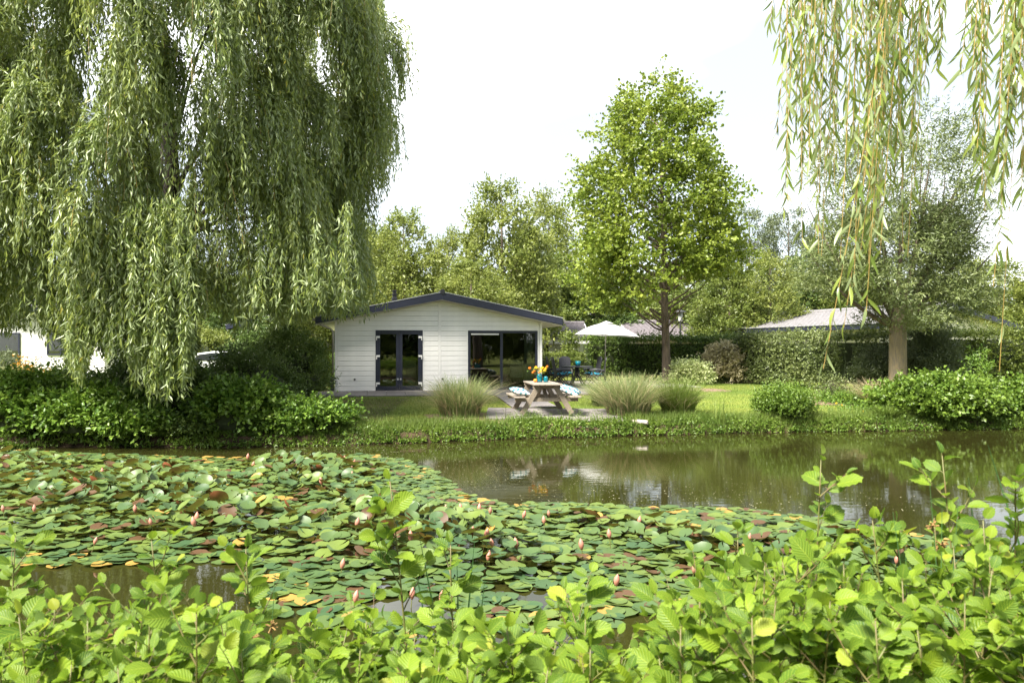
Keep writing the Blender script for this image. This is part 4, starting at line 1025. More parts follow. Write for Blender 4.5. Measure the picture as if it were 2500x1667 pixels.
# ------------------------------------------------------------------ shrubs
def shrub(name, label, px, Y, ytop, halfpx, seed, m, leafL=.09, asp=.6, ncl=60, nsh=14, k=6, shape=6, ry=None, cat='shrub', group=None, core=True, z=None, jag=.35, cs=.25, shl=.3, up=.6):
    rng = np.random.default_rng(seed); x = XA(px, Y); z = gzf(x, Y) if z is None else z; H = ZA(ytop, Y)-z; rx = halfpx/F*Y; ry = ry or rx*.8
    t = thing(name, label, cat, (x, Y, z), 0, group)
    # clumps over a dome
    az = rng.random(ncl)*2*math.pi; tt = rng.random(ncl)**.8; 
    rprof = np.interp(tt, [0, .15, .5, .8, 1], [.88, 1, .95, .68, .2])*(1+jag*(rng.random(ncl)-.6))
    inn = np.where(rng.random(ncl) < .75, .92, .55)
    hh = H-shl*.7
    cc = np.stack([rx*rprof*inn*np.cos(az), ry*rprof*inn*np.sin(az), .08+tt*(hh-.1)*(1+.1*rng.normal(size=ncl))], 1)
    cc[:, :2] *= (1-cs*.35/max(rx, .3))
    P = np.repeat(cc, nsh, 0)+rng.normal(size=(ncl*nsh, 3))*cs*np.array([.5, .5, .35]); P[:, 2] = np.maximum(P[:, 2], .03)
    out = np.stack([np.cos(az), np.sin(az), np.full(ncl, up)], 1)
    Dr = nrm(np.repeat(out, nsh, 0)*.8+rng.normal(size=(ncl*nsh, 3))*.5)
    pos, D, N, ti = shoots(rng, P, Dr, shl*(.5+rng.random(ncl*nsh)), k, ctint=np.repeat(rng.random(ncl)*.5, nsh), up=.7)
    if Y > 20: shape = 4
    obj('foliage', leaf_mesh(rng, 'foliage', m, pos, D, N, ti, leafL*(1.08 if shape == 4 else 1), asp, shape=shape, var=.5), t, kind='stuff')
    mb = MB()
    for i in range(0, ncl, max(1, ncl//14)):
        c_ = cc[i]; mb.tube([(c_[0]*.15, c_[1]*.15, -.05), (c_[0]*.5, c_[1]*.5, c_[2]*.5), tuple(c_)], [.018, .013, .005], 5, cap=False)
    mb.obj('stem', M['bark_dark'], t)
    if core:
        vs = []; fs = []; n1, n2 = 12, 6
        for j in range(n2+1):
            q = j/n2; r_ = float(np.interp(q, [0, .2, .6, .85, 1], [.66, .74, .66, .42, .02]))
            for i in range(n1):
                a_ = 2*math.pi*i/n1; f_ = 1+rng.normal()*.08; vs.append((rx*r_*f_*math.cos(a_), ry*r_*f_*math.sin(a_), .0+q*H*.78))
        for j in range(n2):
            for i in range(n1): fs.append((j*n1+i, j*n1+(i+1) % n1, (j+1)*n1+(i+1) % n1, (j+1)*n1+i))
        MB().add(vs, fs).obj('dark_filler', M['core'], t)  # solid dark hull added inside the foliage to block the view through it
    return t
lb = M['leaf_bank']
# left bank
shrub('bank_shrub', 'large leafy green shrub at the left edge of the far bank', 55, 16.9, 905, 170, 1, lb, .10, .62, 150, 16, ry=1.0)
shrub('bank_shrub', 'low green shrub on the bank under the lowest hanging willow branch', 225, 16.6, 945, 130, 2, lb, .10, .62, 120, 16, ry=.8)
shrub('bank_shrub', 'bright green low shrub overhanging the water left of the dark gap', 330, 16.35, 1000, 85, 3, lb, .09, .65, 70, 16, ry=.5)
shrub('bank_shrub', 'taller rounded leafy shrub in the middle of the left bank', 585, 16.9, 930, 105, 4, lb, .09, .75, 120, 16, ry=.8)
shrub('bank_shrub', 'low spreading shrub at the right end of the left bank thicket', 760, 16.9, 975, 100, 5, lb, .08, .75, 90, 14, ry=.6)
shrub('bank_shrub', 'small low shrub between the dark gap and the rounded bank shrub', 450, 16.5, 1035, 55, 6, M['leaf_hedge'], .06, .6, 50, 14, ry=.4)
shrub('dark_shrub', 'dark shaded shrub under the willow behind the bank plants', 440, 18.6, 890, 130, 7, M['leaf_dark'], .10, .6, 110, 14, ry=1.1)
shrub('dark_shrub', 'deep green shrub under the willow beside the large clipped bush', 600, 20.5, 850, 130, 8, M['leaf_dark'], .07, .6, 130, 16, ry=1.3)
shrub('round_bush', 'large rounded dark green bush between the willow and the bungalow', 705, 23.0, 800, 100, 9, M['leaf_hedge'], .055, .6, 240, 20, 6, ry=1.3, cs=.22, shl=.22, jag=.16)
shrub('tall_bush', 'yellow green bush with upright sprigs behind the rounded dark bush', 745, 26.5, 768, 65, 10, M['leaf_light'], .07, .5, 120, 14, up=1.5)
shrub('tall_bush', 'green bush beside the drainpipe end of the bungalow', 797, 31, 860, 35, 11, M['leaf_bush'], .08, .6, 50, 12)
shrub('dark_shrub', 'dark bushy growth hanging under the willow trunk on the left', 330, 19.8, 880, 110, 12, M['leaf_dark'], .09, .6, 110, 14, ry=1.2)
shrub('flowering_shrub', 'orange and yellow flowering shrub in front of the far left bungalow', 75, 22.5, 882, 48, 13, M['leaf_flower'], .07, .6, 26, 10)
shrub('garden_shrub', 'yellow tinged low shrub right of the orange flowers', 165, 22.5, 882, 60, 14, M['leaf_bush'], .07, .6, 60, 12)
shrub('garden_shrub', 'tall green shrub at the left edge below the curtained window', 15, 24.5, 868, 50, 15, M['leaf_grey'], .07, .5, 60, 12)
shrub('fern_clump', 'pale grassy clump at the left edge behind the bank shrubs', 0, 20.5, 905, 45, 16, M['reed_grass'], .16, .12, 40, 14, core=False, shape=4, up=1.6)
shrub('background_shrub', 'shrub with sunlit yellow top beyond the white car', 490, 38, 800, 90, 17, M['leaf_light'], .10, .6, 140, 14, ry=.8)
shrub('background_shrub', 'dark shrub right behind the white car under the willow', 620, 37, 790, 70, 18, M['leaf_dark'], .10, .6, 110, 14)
# lawn and right side
shrub('lawn_bush', 'fresh green bush growing at the water edge of the right lawn', 1912, 19.6, 948, 62, 19, M['leaf_bush'], .06, .55, 130, 18, 6, ry=.6, cs=.2, shl=.32, up=1.6, jag=.5)
shrub('alder_bush', 'big bright green bush overhanging the water in front of the lichen covered willow', 2290, 20.3, 925, 150, 20, M['leaf_bush'], .095, .8, 260, 18, 6, ry=.9, jag=.4, cs=.35)
shrub('alder_bush', 'bright green bush at the right edge of the far bank', 2490, 20.5, 930, 62, 21, M['leaf_bush'], .09, .8, 110, 16)
shrub('variegated_bush', 'cream and green variegated round bush beside the tulip tree', 1683, 31, 882, 46, 22, M['leaf_varieg'], .095, .6, 150, 18, 6)
shrub('pinkish_bush', 'pinkish beige feathery bush against the hedge', 1772, 32, 842, 52, 23, M['leaf_pink'], .11, .42, 200, 18, 7, shape=4, ry=.8)
shrub('bare_shrub', 'thin twiggy shrub growing from the soil patch on the right', 2025, 23.4, 905, 42, 24, M['leaf_olive'], .05, .5, 40, 7, 4, core=False)
shrub('low_plant', 'small dark leafy plant at the foot of the twiggy shrub', 2030, 22.9, 970, 18, 25, M['leaf_bank'], .055, .6, 26, 12, ry=.2)
shrub('low_plant', 'small green leafy plant right of the twiggy shrub', 2080, 22.3, 963, 20, 26, M['leaf_bank'], .055, .6, 30, 12, ry=.2)
shrub('sapling_bush', 'grey green bushy growth left of the lichen covered trunk', 2140, 25.5, 850, 55, 27, M['leaf_grey'], .10, .25, 110, 12, shape=4, core=False, up=1.2)
shrub('sapling_bush', 'tall grey green willow regrowth right of the lichen covered trunk', 2270, 25.2, 800, 75, 28, M['leaf_grey'], .10, .25, 160, 14, shape=4, up=1.4)
shrub('climbing_bush', 'narrow leafy shrub beside the small white house', 1392, 38, 815, 16, 29, M['leaf_mid'], .10, .6, 50, 12)
shrub('tall_weed', 'spire shaped weed standing in front of the right hedge', 2393, 22.5, 862, 14, 30, M['leaf_bank'], .10, .25, 26, 8, shape=4, core=False)

# hedges -------------------------------------------------
def hedge(name, label, pts, H, th, seed, m, dens=520, leafL=.09, sprig=1.0):
    rng = np.random.default_rng(seed); pts = [Vector((p[0], p[1], 0)) for p in pts]
    x0, y0 = pts[0].x, pts[0].y; bz = gzf(x0, y0)
    t = thing(name, label, 'hedge', (x0, y0, bz)); Ps = []; Ds = []; Ls = []; core = MB(); stems = MB()
    for a_, b_ in zip(pts[:-1], pts[1:]):
        d = (b_-a_); ln = d.length; d = d.normalized(); n_ = Vector((d.y, -d.x, 0))   # towards camera for left->right runs
        if n_.y > 0: n_ = -n_
        nF = int(ln*H*dens/4); nT = int(ln*th*dens/3)
        s = rng.random(nF)*ln; h = .12+(H-.12)*rng.random(nF)
        off = th/2*(1+.10*np.sin(s*1.3+h*2))+rng.normal(size=nF)*.04
        P = np.stack([a_.x+d.x*s+n_.x*off-x0, a_.y+d.y*s+n_.y*off-y0, h], 1); Ps.append(P); Ds.append(nrm(np.array([n_.x, n_.y, .35])+rng.normal(size=(nF, 3))*.5)); Ls.append(np.full(nF, .13))
        s = rng.random(nT)*ln; off = (rng.random(nT)-.5)*th
        P = np.stack([a_.x+d.x*s+n_.x*off-x0, a_.y+d.y*s+n_.y*off-y0, H+.03*np.sin(s*2)+rng.normal(size=nT)*.03], 1); Ps.append(P); Ds.append(nrm(np.array([0, -.1, 1])+rng.normal(size=(nT, 3))*.35)); Ls.append(.15+rng.random(nT)**4*.45*sprig)
        i_ = .16
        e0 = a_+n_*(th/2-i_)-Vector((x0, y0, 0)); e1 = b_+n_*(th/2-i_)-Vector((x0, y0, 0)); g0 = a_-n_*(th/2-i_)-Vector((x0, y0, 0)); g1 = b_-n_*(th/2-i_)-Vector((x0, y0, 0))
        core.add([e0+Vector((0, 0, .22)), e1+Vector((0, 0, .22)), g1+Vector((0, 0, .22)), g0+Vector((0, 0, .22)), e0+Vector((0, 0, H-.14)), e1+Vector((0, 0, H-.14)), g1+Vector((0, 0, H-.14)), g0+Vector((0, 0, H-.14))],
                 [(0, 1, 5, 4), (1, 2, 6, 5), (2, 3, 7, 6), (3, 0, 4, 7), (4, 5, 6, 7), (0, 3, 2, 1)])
        for q in range(int(ln/.22)):
            p = a_+d*(q*.22+rng.random()*.1)-Vector((x0, y0, 0)); stems.tube([(p.x, p.y, -.1), (p.x+rng.normal()*.02, p.y, .4)], .018, 5, cap=False)
    P = np.concatenate(Ps); Dd = np.concatenate(Ds); L = np.concatenate(Ls)
    ct = .25*(np.sin(P[:, 0]*2.1)+np.sin(P[:, 0]*5.3+P[:, 2]*4))*.5+.22
    pos, D, N, ti = shoots(rng, P, Dd, L, 6, ctint=np.clip(ct, 0, .5), up=.5)
    obj('foliage', leaf_mesh(rng, 'foliage', m, pos, D, N, ti, leafL, .6, shape=4, var=.5), t, kind='stuff')
    core.obj('dark_filler', M['core'], t); stems.obj('stem', M['bark_dark'], t)  # core: dark opaque filler added so the hedge is not see-through
hedge('clipped_hedge', 'long dark green clipped hedge behind the terrace and the tulip tree', [(XA(1420, 34.5), 34.5), (XA(1850, 35.5), 35.5)], 1.80, .9, 41, M['leaf_hedge'])
hedge('clipped_hedge', 'clipped green hedge running along the right side of the lawn', [(XA(1810, 32.3), 32.3), (XA(2080, 26.6), 26.6), (XA(2180, 26.2), 26.2)], 1.80, .9, 42, M['leaf_olive'])
hedge('clipped_hedge', 'dark hedge below the gabled bungalow on the far right', [(XA(2200, 27.5), 27.5), (XA(2620, 27.5), 27.5)], 1.95, .9, 43, M['leaf_mid'], sprig=1.6)
hedge('clipped_hedge', 'lower light green hedge between the bungalow and the terrace', [(XA(1325, 33.6), 33.6), (XA(1425, 34), 34)], 1.05, .7, 44, M['leaf_mid'], sprig=.3)
hedge('clipped_hedge', 'distant hedge behind the white parked car', [(XA(380, 41), 41), (XA(680, 41), 41)], 1.9, .9, 45, M['leaf_light'])

# ------------------------------------------------------------------ grasses
def blades(rng, n, cx, cy, rx, ry, hmin, hmax, wid, lean, zf, K=5, tri=False):
    a_ = rng.random(n)*2*math.pi; r = np.sqrt(rng.random(n)); x = rx*r*np.cos(a_); y = ry*r*np.sin(a_)
    h = hmin+(hmax-hmin)*rng.random(n); out = np.stack([x/max(rx, .01), y/max(ry, .01)], 1)*.9+rng.normal(size=(n, 2))*.75
    t = np.linspace(0, 1, K); ln = lean*(.4+.9*rng.random(n))
    X = x[:, None]+out[:, :1]*ln[:, None]*(t**2)[None, :]; Y = y[:, None]+out[:, 1:]*ln[:, None]*(t**2)[None, :]
    Z = h[:, None]*(t-.28*(t**3)*(ln/lean)[:, None]*1.2)[:] if False else h[:, None]*t[None, :]-h[:, None]*.20*(t**3)[None, :]*(ln/lean)[:, None]
    if zf is not None: Z = Z+zf(x+cx, y+cy)[:, None]
    c = np.stack([X, Y, Z], -1); sd = nrm(np.stack([-out[:, 1]+rng.normal(size=n)*.5, out[:, 0]+rng.normal(size=n)*.5, np.zeros(n)], 1))
    wv = wid*(1-t*.92)
    V = np.stack([c-sd[:, None, :]*wv[None, :, None], c+sd[:, None, :]*wv[None, :, None]], 2)   # n,K,2,3
    base = (np.arange(n)[:, None]*K*2+np.arange(K-1)[None, :]*2).ravel()
    f = np.stack([base, base+1, base+3, base+2], 1)
    return V.reshape(-1, 3), f, np.repeat(np.clip(rng.random(n), 0, 1), K*2)
def grass_clump(name, label, px, Y, halfpx, ytop, seed, parts, ry=.5):
    rng = np.random.default_rng(seed); x = XA(px, Y); z = gzf(x, Y); H = ZA(ytop, Y)-z; rx = halfpx/F*Y
    t = thing(name, label, 'ornamental grass', (x, Y, z))
    for (m, n, hs, ls, wd, tm) in parts:
        v, f, ti = blades(rng, n, x, Y, rx*.55, ry*.6, H*hs*.6, H*hs*1.25, wd*1.55, rx*ls*1.25, None)
        obj('blades', np_mesh('blades', v, f, M[m], tint=ti*tm), t, kind='stuff')
grass_clump('grass_clump', 'rounded clump of tall ornamental grass left of the picnic table', 1122, 18.95, 88, 918, 51, [('reed_grass', 1500, 1, .5, .006, .72), ('straw', 420, .9, .8, .006, 1)])
grass_clump('grass_clump', 'wide clump of tall ornamental grass right of the picnic table', 1535, 19.5, 92, 912, 52, [('reed_grass', 1800, 1, .55, .006, .72), ('straw', 520, .95, .8, .006, 1)], ry=.6)
grass_clump('grass_clump', 'bright green end of the ornamental grass nearest the right lawn', 1655, 19.8, 70, 920, 53, [('grass_blade', 1500, 1, .6, .006, .7), ('straw', 160, .7, 1.1, .005, 1)])
grass_clump('grass_clump', 'green grass clump at the back of the wide ornamental grass by the terrace', 1475, 21.5, 50, 922, 54, [('reed_grass', 900, 1, .9, .006, .6)])
grass_clump('grass_clump', 'beige fountain grass left of the big alder bush', 2135, 22.0, 50, 925, 55, [('straw', 700, 1, 1, .005, 1), ('reed_grass', 400, .9, 1, .005, .8)])
grass_clump('reed_clump', 'thin upright reeds rising from the water edge of the right lawn', 1757, 18.85, 26, 965, 56, [('grass_blade', 22, 1.1, .7, .007, .6)], ry=.15)
grass_clump('reed_clump', 'bright green reeds at the water edge beside the big alder bush', 2165, 19.75, 38, 990, 57, [('grass_blade', 500, 1.1, .8, .006, .5)], ry=.3)

# yellow waterside flowers
rng = np.random.default_rng(61); 
yf = [(2042, 985), (2055, 990), (2115, 975), (2120, 988), (2128, 982), (2010, 1010), (2095, 1022), (2135, 1045), (2148, 1050), (2075, 1056), (2085, 1057), (2145, 1036), (2138, 1058), (2140, 1062), (2108, 1005), (2170, 985), (2175, 965)]
t = thing('yellow_flowers', 'yellow flowering plant straggling over the bank left of the big alder bush', 'flowers', (XA(2110, 20.1), 20.1, gzf(9.3, 20.1)))
bl = blossom(.035, M['yellow'])
for px_, py_ in yf:
    Yb = 19.7 if py_ > 1030 else (20.2 if py_ > 1000 else 21.5); w_ = PX(px_, py_, Yb); g0 = w_.copy(); g0.z = max(gzf(g0.x, g0.y+.1), 0); g0.y += .1; l_ = t.location
    st_ = MB().tube([g0-l_, w_-l_], .004, 4).obj('stem', M['twig_green'], t); obj('blossom', bl, st_, w_-l_, (rnd.uniform(-.5, .5), rnd.uniform(-.5, .5), 0), rnd.uniform(.8, 1.2))
P = np.stack([rng.normal(size=260)*.45, rng.uniform(-.45, 1.2, 260), np.zeros(260)], 1)
P[:, 2] = gz(P[:, 0]+t.location.x, P[:, 1]+t.location.y)-t.location.z+.02
pos, D, N, ti = shoots(rng, P, nrm(rng.normal(size=(260, 3))*.5+np.array([0, 0, 1])), .1+.25*rng.random(260), 6)
obj('foliage', leaf_mesh(rng, 'foliage', M['leaf_bank'], pos, D, N, ti, .04, .6), t, kind='stuff')

# bank herbs: continuous ground cover along the water line
rng = np.random.default_rng(62)
n = 8500; x = rng.uniform(-14, 15.5, n); lump = .5+.5*np.sin(x*2.3)*np.sin(x*.83+1)
d = -.06+rng.random(n)**1.1*(.42+.25*lump); y = shore(x)+d+np.interp(x, xs, np.convolve(np.random.default_rng(5).normal(size=len(xs)), np.ones(4)/4, 'same')*.10)*.8
z = gz(x, y); z = np.maximum(z, .03)
P = np.stack([x, y, z], 1); Dr = nrm(rng.normal(size=(n, 3))*.6+np.array([0, -.5, .7]))
ctn = np.clip(.25+.3*np.sin(x*1.7+2)*np.sin(x*4.1), 0, .5)
pos, D, N, ti = shoots(rng, P, Dr, (.06+.12*rng.random(n))*(.6+.8*lump), 6, ctint=ctn, up=.6, droop=.8)
tagged(obj('bank_plants', leaf_mesh(rng, 'bank_plants', M['leaf_bush'], pos, D, N, ti, .06, .55, shape=4)), kind='stuff', label='low leafy ground cover hanging over the edge of the far bank', cat='ground cover')
# grass blades over bank and lawn
def lawn_blades(name, n, x0, x1, d0, d1, h, wd, seed, label, tm=.8, pw=1.0, m='grass_blade'):
    rng = np.random.default_rng(seed); x = rng.uniform(x0, x1, n); y = shore(x)+d0+(d1-d0)*rng.random(n)**pw
    rel = np.stack([x-HO.x, y-HO.y], 1); u = rel[:, 0]*CT+rel[:, 1]*ST; v = -rel[:, 0]*ST+rel[:, 1]*CT
    bad = ((u > -.8) & (u < 9.7) & (v > -2.4)) | ((u > 5.05) & (u < 6.4) & (v > -6) & (v < -2.3)) | ((x > -.7) & (x < 2.8) & (y > 18.4) & (y < 20.45)) | ((u > 7.5) & (u < 13.5) & (v > .4))
    bad |= ((x-1.3)/3.5)**2+((y-18.05)/.38)**2 < rng.random(n)*1.1
    bad |= ((x-9.7)/1.3)**2+((y-23.0)/1.2)**2 < rng.random(n)*1.2+.2
    bad |= ((x-6.9)/.9)**2+((y-27.2)/1.0)**2 < rng.random(n)
    x = x[~bad]; y = y[~bad]; n = len(x); z = gz(x, y)
    hh = h*(.5+rng.random(n)); a_ = rng.random(n)*6.28; sd = np.stack([np.cos(a_), np.sin(a_), np.zeros(n)], 1)*wd
    b = np.stack([x, y, z-.01], 1); tip = b+np.stack([rng.normal(size=n)*.35*hh, rng.normal(size=n)*.4*hh, hh], 1)
    V = np.stack([b-sd, b+sd, tip], 1).reshape(-1, 3); f = np.arange(3*n).reshape(-1, 3)
    pt_ = np.clip(.5+.5*np.sin(x*.9+y*.7)*np.sin(y*1.1), 0, 1)*.35+rng.random(n)*.5
    tagged(obj(name, np_mesh(name, V, f, M[m], tint=np.repeat(pt_*tm, 3))), kind='stuff', label=label, cat='grass')
lawn_blades('lawn_grass', 150000, -4.6, 13.5, .35, 13, .045, .0065, 71, 'short mown grass of the lawn between pond and bungalow', pw=1.0)
lawn_blades('bank_grass', 30000, -4.5, 14.5, -.02, .8, .19, .007, 72, 'longer tufted grass along the top of the far bank')
# taller weeds in front of paving
rng = np.random.default_rng(63); n = 300
x = np.concatenate([rng.normal(.35, .28, 120), rng.normal(2.0, .5, 90), rng.normal(-2.6, .9, 60), rng.normal(6.8, 1.0, 30)]); y = shore(x)+.25+rng.random(n)*.35
P = np.stack([x, y, gz(x, y)], 1)
pos, D, N, ti = shoots(rng, P, nrm(rng.normal(size=(n, 3))*.18+np.array([0, 0, 1])), .12+.30*rng.random(n)**1.5, 12, ctint=np.full(n, .3))
tagged(obj('bank_weeds', leaf_mesh(rng, 'bank_weeds', M['leaf_bush'], pos, D, N, ti, .045, .28, shape=4)), kind='stuff', label='tall leafy weeds in front of the picnic paving', cat='weeds')

# ------------------------------------------------------------------ water lilies
def pad_shape(seed, curl):
    r = random.Random(seed); n = 15; vs = [(0, 0, 0)]; p1, p2 = r.random()*6.28, r.random()*6.28
    for ring in (.62, 1.0):
        for i in range(n):
            a_ = .13+(2*math.pi-.26)*i/(n-1); rad = ring*(1+.04*math.sin(3*a_+p1))
            zz = curl*(ring**2)*(1+.8*math.sin(a_+p1))+.07*ring*ring*math.sin(2*a_+p2)+(.03*math.sin(5*a_+p2) if ring == 1 else 0)
            vs.append((rad*math.cos(a_), rad*math.sin(a_), zz))
    fs = []
    for i in range(n-1): fs.append((0, 1+i, 2+i, 0)); fs.append((1+i, 1+n+i, 2+n+i, 2+i))
    return np.array(vs), fs
PADS = [pad_shape(i, c_) for i, c_ in enumerate((.03, .06, .10, .16, .24, .32, .07, .13))]
def pad_mesh(i, tint):
    v, fs = PADS[i]; me = bpy.data.meshes.new('lily_pad'); me.from_pydata(v.tolist(), [], [f[:3] if f[0] == f[3] else f for f in fs]); me.polygons.foreach_set('use_smooth', [True]*len(me.polygons))
    a = me.attributes.new('tint', 'FLOAT', 'POINT'); a.data.foreach_set('value', np.full(len(v), tint, dtype=np.float32)); me.materials.append(M['pad']); me.update(); return me
PM = {(i, j): pad_mesh(i, tt) for i in range(8) for j, tt in enumerate((-.3, .12, .30, .50, .95))}
def s2w(px, py, s=1.063): 
    py *= s; px *= s; Y = CAMZ*F/(py-HZ); return ((px-1250)/F*Y, Y)
poly = [s2w(*p) for p in ((-150, 1035), (100, 1038), (300, 1045), (520, 1052), (700, 1050), (840, 1043), (930, 1058), (985, 1075), (1010, 1095), (1040, 1110), (1060, 1135), (1150, 1158), (1300, 1157), (1450, 1164), (1600, 1166), (1700, 1170), (1790, 1180), (1900, 1190), (2010, 1215), (2300, 1260), (2600, 1300),
        (2600, 1440), (1700, 1430), (1300, 1450), (950, 1470), (700, 1440), (600, 1410), (575, 1330), (560, 1298), (470, 1290), (300, 1305), (100, 1302), (-150, 1300))]
pa = np.array(poly)
def inside(x, y):
    c = np.zeros(len(x), bool); n = len(pa); j = n-1
    for i in range(n):
        xi, yi = pa[i]; xj, yj = pa[j]
        c ^= ((yi > y) != (yj > y)) & (x < (xj-xi)*(y-yi)/(yj-yi+1e-12)+xi); j = i
    return c
def edge_dist(x, y):
    dm = np.full(len(x), 1e9); n = len(pa)
    for i in range(n):
        a_ = pa[i]; b_ = pa[(i+1) % n]; ab = b_-a_; t_ = np.clip(((x-a_[0])*ab[0]+(y-a_[1])*ab[1])/(ab@ab), 0, 1)
        dm = np.minimum(dm, np.hypot(x-a_[0]-t_*ab[0], y-a_[1]-t_*ab[1]))
    return dm
rng = np.random.default_rng(81)
g = .122; gx, gy = np.meshgrid(np.arange(-12, 9.5, g), np.arange(5.3, 16, g)); gx = gx.ravel()+rng.normal(size=gx.size)*g*.33; gy = gy.ravel()+rng.normal(size=gx.size)*g*.33
front = gy < 7.2
ins = inside(gx, gy) & (np.abs(gx) < gy*.72+1)
# a few open spots in the thin front zone
thin = (gy < 6.6) & (np.sin(gx*3.1+1)*np.sin(gy*5+gx) > .35)
ins &= ~thin
gx, gy = gx[ins], gy[ins]; ed = edge_dist(gx, gy)
Np = len(gx); print('pads', Np)
hill = np.clip((ed-.35)/1.2, 0, 1)*np.clip(.72+.5*np.sin(gx*.9+.5)*np.sin(gy*1.3+.4)+.3*np.sin(gx*2.7+gy*1.9), 0, 1)
hill = np.where(gy < 7.6, hill*np.clip((gy-6.5)/1.1, 0, 1)*.8, hill)
zz = .008+rng.random(Np)*.012+hill*.24*(.25+1.0*rng.random(Np))
sc = np.where(rng.random(Np) < .25, .065, .090)*(.85+.4*rng.random(Np))
tilt = hill*(.16+.78*rng.random(Np)); ta = rng.random(Np)*6.28
rx_ = tilt*np.cos(ta)+rng.normal(size=Np)*.02; ry_ = tilt*np.sin(ta)+rng.normal(size=Np)*.02; rz_ = rng.random(Np)*6.28
vi = np.where(hill > .35, rng.choice([2, 3, 4, 5, 7], Np), rng.choice([0, 1, 6, 1, 2], Np))
tj = rng.choice([0, 1, 2, 3], Np, p=[.07, .35, .35, .23]); edgey = (ed < .45) & (rng.random(Np) < .09) | (rng.random(Np) < .012); tj = np.where(edgey, 4, tj)
zone = np.where((gx < gy*(-.10)) & (gy > 7.4), 0, np.where(gy > 7.4, 1, 2))
zl = ['dense patch of water lilies covering the left half of the pond', 'raised patch of water lilies in the middle and right of the pond', 'flat floating water lilies nearest the camera, below the raised patches']
BUDS = [(840, 1119), (864, 1130), (859, 1144), (860, 1157), (785, 1175), (1080, 1245), (1089, 1244), (1125, 1237), (1119, 1254), (1170, 1241), (1197, 1246), (1153, 1295), (1186, 1305), (1202, 1324), (1261, 1327), (1191, 1342), (1003, 1310), (871, 1277), (1278, 1256), (835, 1361), (1006, 1431), (867, 1438), (1080, 1441), (1771, 1302), (1694, 1371), (1618, 1479), (2188, 1349), (1830, 1310), (369, 1273), (474, 1275), (480, 1264), (231, 1319), (605, 1116), (617, 1134), (8, 1241), (84, 1241), (331, 1243), (784, 1174), (1340, 1252), (1328, 1269), (1488, 1304), (1504, 1400), (1420, 1330), (1560, 1270), (150, 1180), (560, 1200), (700, 1150), (250, 1150)]
budv = MB().lathe([(.006, -.02), (.018, 0), (.026, .02), (.029, .04), (.026, .06), (.016, .082), (.005, .10), (0, .105)], 9).build('flower_bud', M['bud'], smooth=True)
budv.attributes.new('tint', 'FLOAT', 'POINT').data.foreach_set('value', np.linspace(0, 1, len(budv.vertices)).astype(np.float32))
lil = []
for zi in range(3):
    ids = np.where(zone == zi)[0]; ids = ids[np.argsort(gy[ids])]
    c0 = (float(gx[ids].mean()), float(gy[ids].mean()))
    vis = np.abs(gx[ids]) < gy[ids]*.69; first = ids[vis][:299]; rest = np.setdiff1d(ids, first)
    t = thing('water_lily', zl[zi], 'water lilies', (c0[0], c0[1], 0)); lil.append(t)
    for i in first:
        obj('lily_pad', PM[(int(vi[i]), int(tj[i]))], t, (gx[i]-c0[0], gy[i]-c0[1], zz[i]), (rx_[i], ry_[i], rz_[i]), float(sc[i]))
    Vs = []; Fs = []; Ts = []; b = 0
    for i in rest:
        v, fs = PADS[int(vi[i])]; Mx = np.array(Matrix.Rotation(rz_[i], 3, 'Z').to_3x3()); Ry = np.array(Matrix.Rotation(ry_[i], 3, 'Y')); Rx = np.array(Matrix.Rotation(rx_[i], 3, 'X'))
        q = (v@Mx.T@Rx.T@Ry.T)*sc[i]+np.array([gx[i]-c0[0], gy[i]-c0[1], zz[i]]); Vs.append(q)
        Ts.append(np.full(len(v), (-.3, .12, .30, .50, .95)[int(tj[i])]+rng.random()*.15)); Fs += [tuple(b+k for k in (f[:3] if f[0] == f[3] else f)) for f in fs]; b += len(v)
    if Vs:
        me = bpy.data.meshes.new('lily_pads'); me.from_pydata(np.concatenate(Vs).tolist(), [], Fs); me.polygons.foreach_set('use_smooth', [True]*len(me.polygons))
        me.attributes.new('tint', 'FLOAT', 'POINT').data.foreach_set('value', np.concatenate(Ts).astype(np.float32)); me.materials.append(M['pad'])
        obj('lily_pads', me, t, kind='stuff')
for px_, py_ in BUDS:
    Y = (CAMZ-.17)*F/(py_-HZ); x = XA(px_, Y); zi = 2 if Y < 7.4 else (0 if x < -.1*Y else 1); t = lil[zi]; l_ = t.location; zb = .14 if Y > 7.4 else .08
    o = obj('flower_bud', budv, t, (x-l_.x, Y-l_.y, zb), (rnd.uniform(-.2, .2), rnd.uniform(-.25, .25), 0), rnd.uniform(.65, 1.0))
    MB().tube([(0, 0, -.14), (0, 0, -.01)], .005, 5).obj('stalk', M['twig_green'], o)
# pollen and bits floating on the open water near the pads
rng = np.random.default_rng(82); n = 9000; ax = rng.uniform(-5, 7, n); ay = rng.uniform(9.8, 17.8, n)
ok = ~inside(ax, ay) & (ay < shore(ax)-.15) & (rng.random(n) < np.clip(1.5-edge_dist(ax, ay)*.55, .03, 1)); ax, ay = ax[ok], ay[ok]; n = len(ax)
s_ = .0035+.009*rng.random(n)**4; an = rng.random(n)*3.14; c_, d_ = np.cos(an)*s_, np.sin(an)*s_
V = np.stack([np.stack([ax-c_, ay-d_, np.full(n, .003)], 1), np.stack([ax+d_, ay-c_, np.full(n, .003)], 1), np.stack([ax+c_, ay+d_, np.full(n, .003)], 1), np.stack([ax-d_, ay+c_, np.full(n, .003)], 1)], 1).reshape(-1, 3)
tagged(obj('floating_pollen', np_mesh('floating_pollen', V, np.arange(4*n).reshape(-1, 4), M['speck'])), kind='stuff', label='pale specks of pollen floating on the open water', cat='pollen')

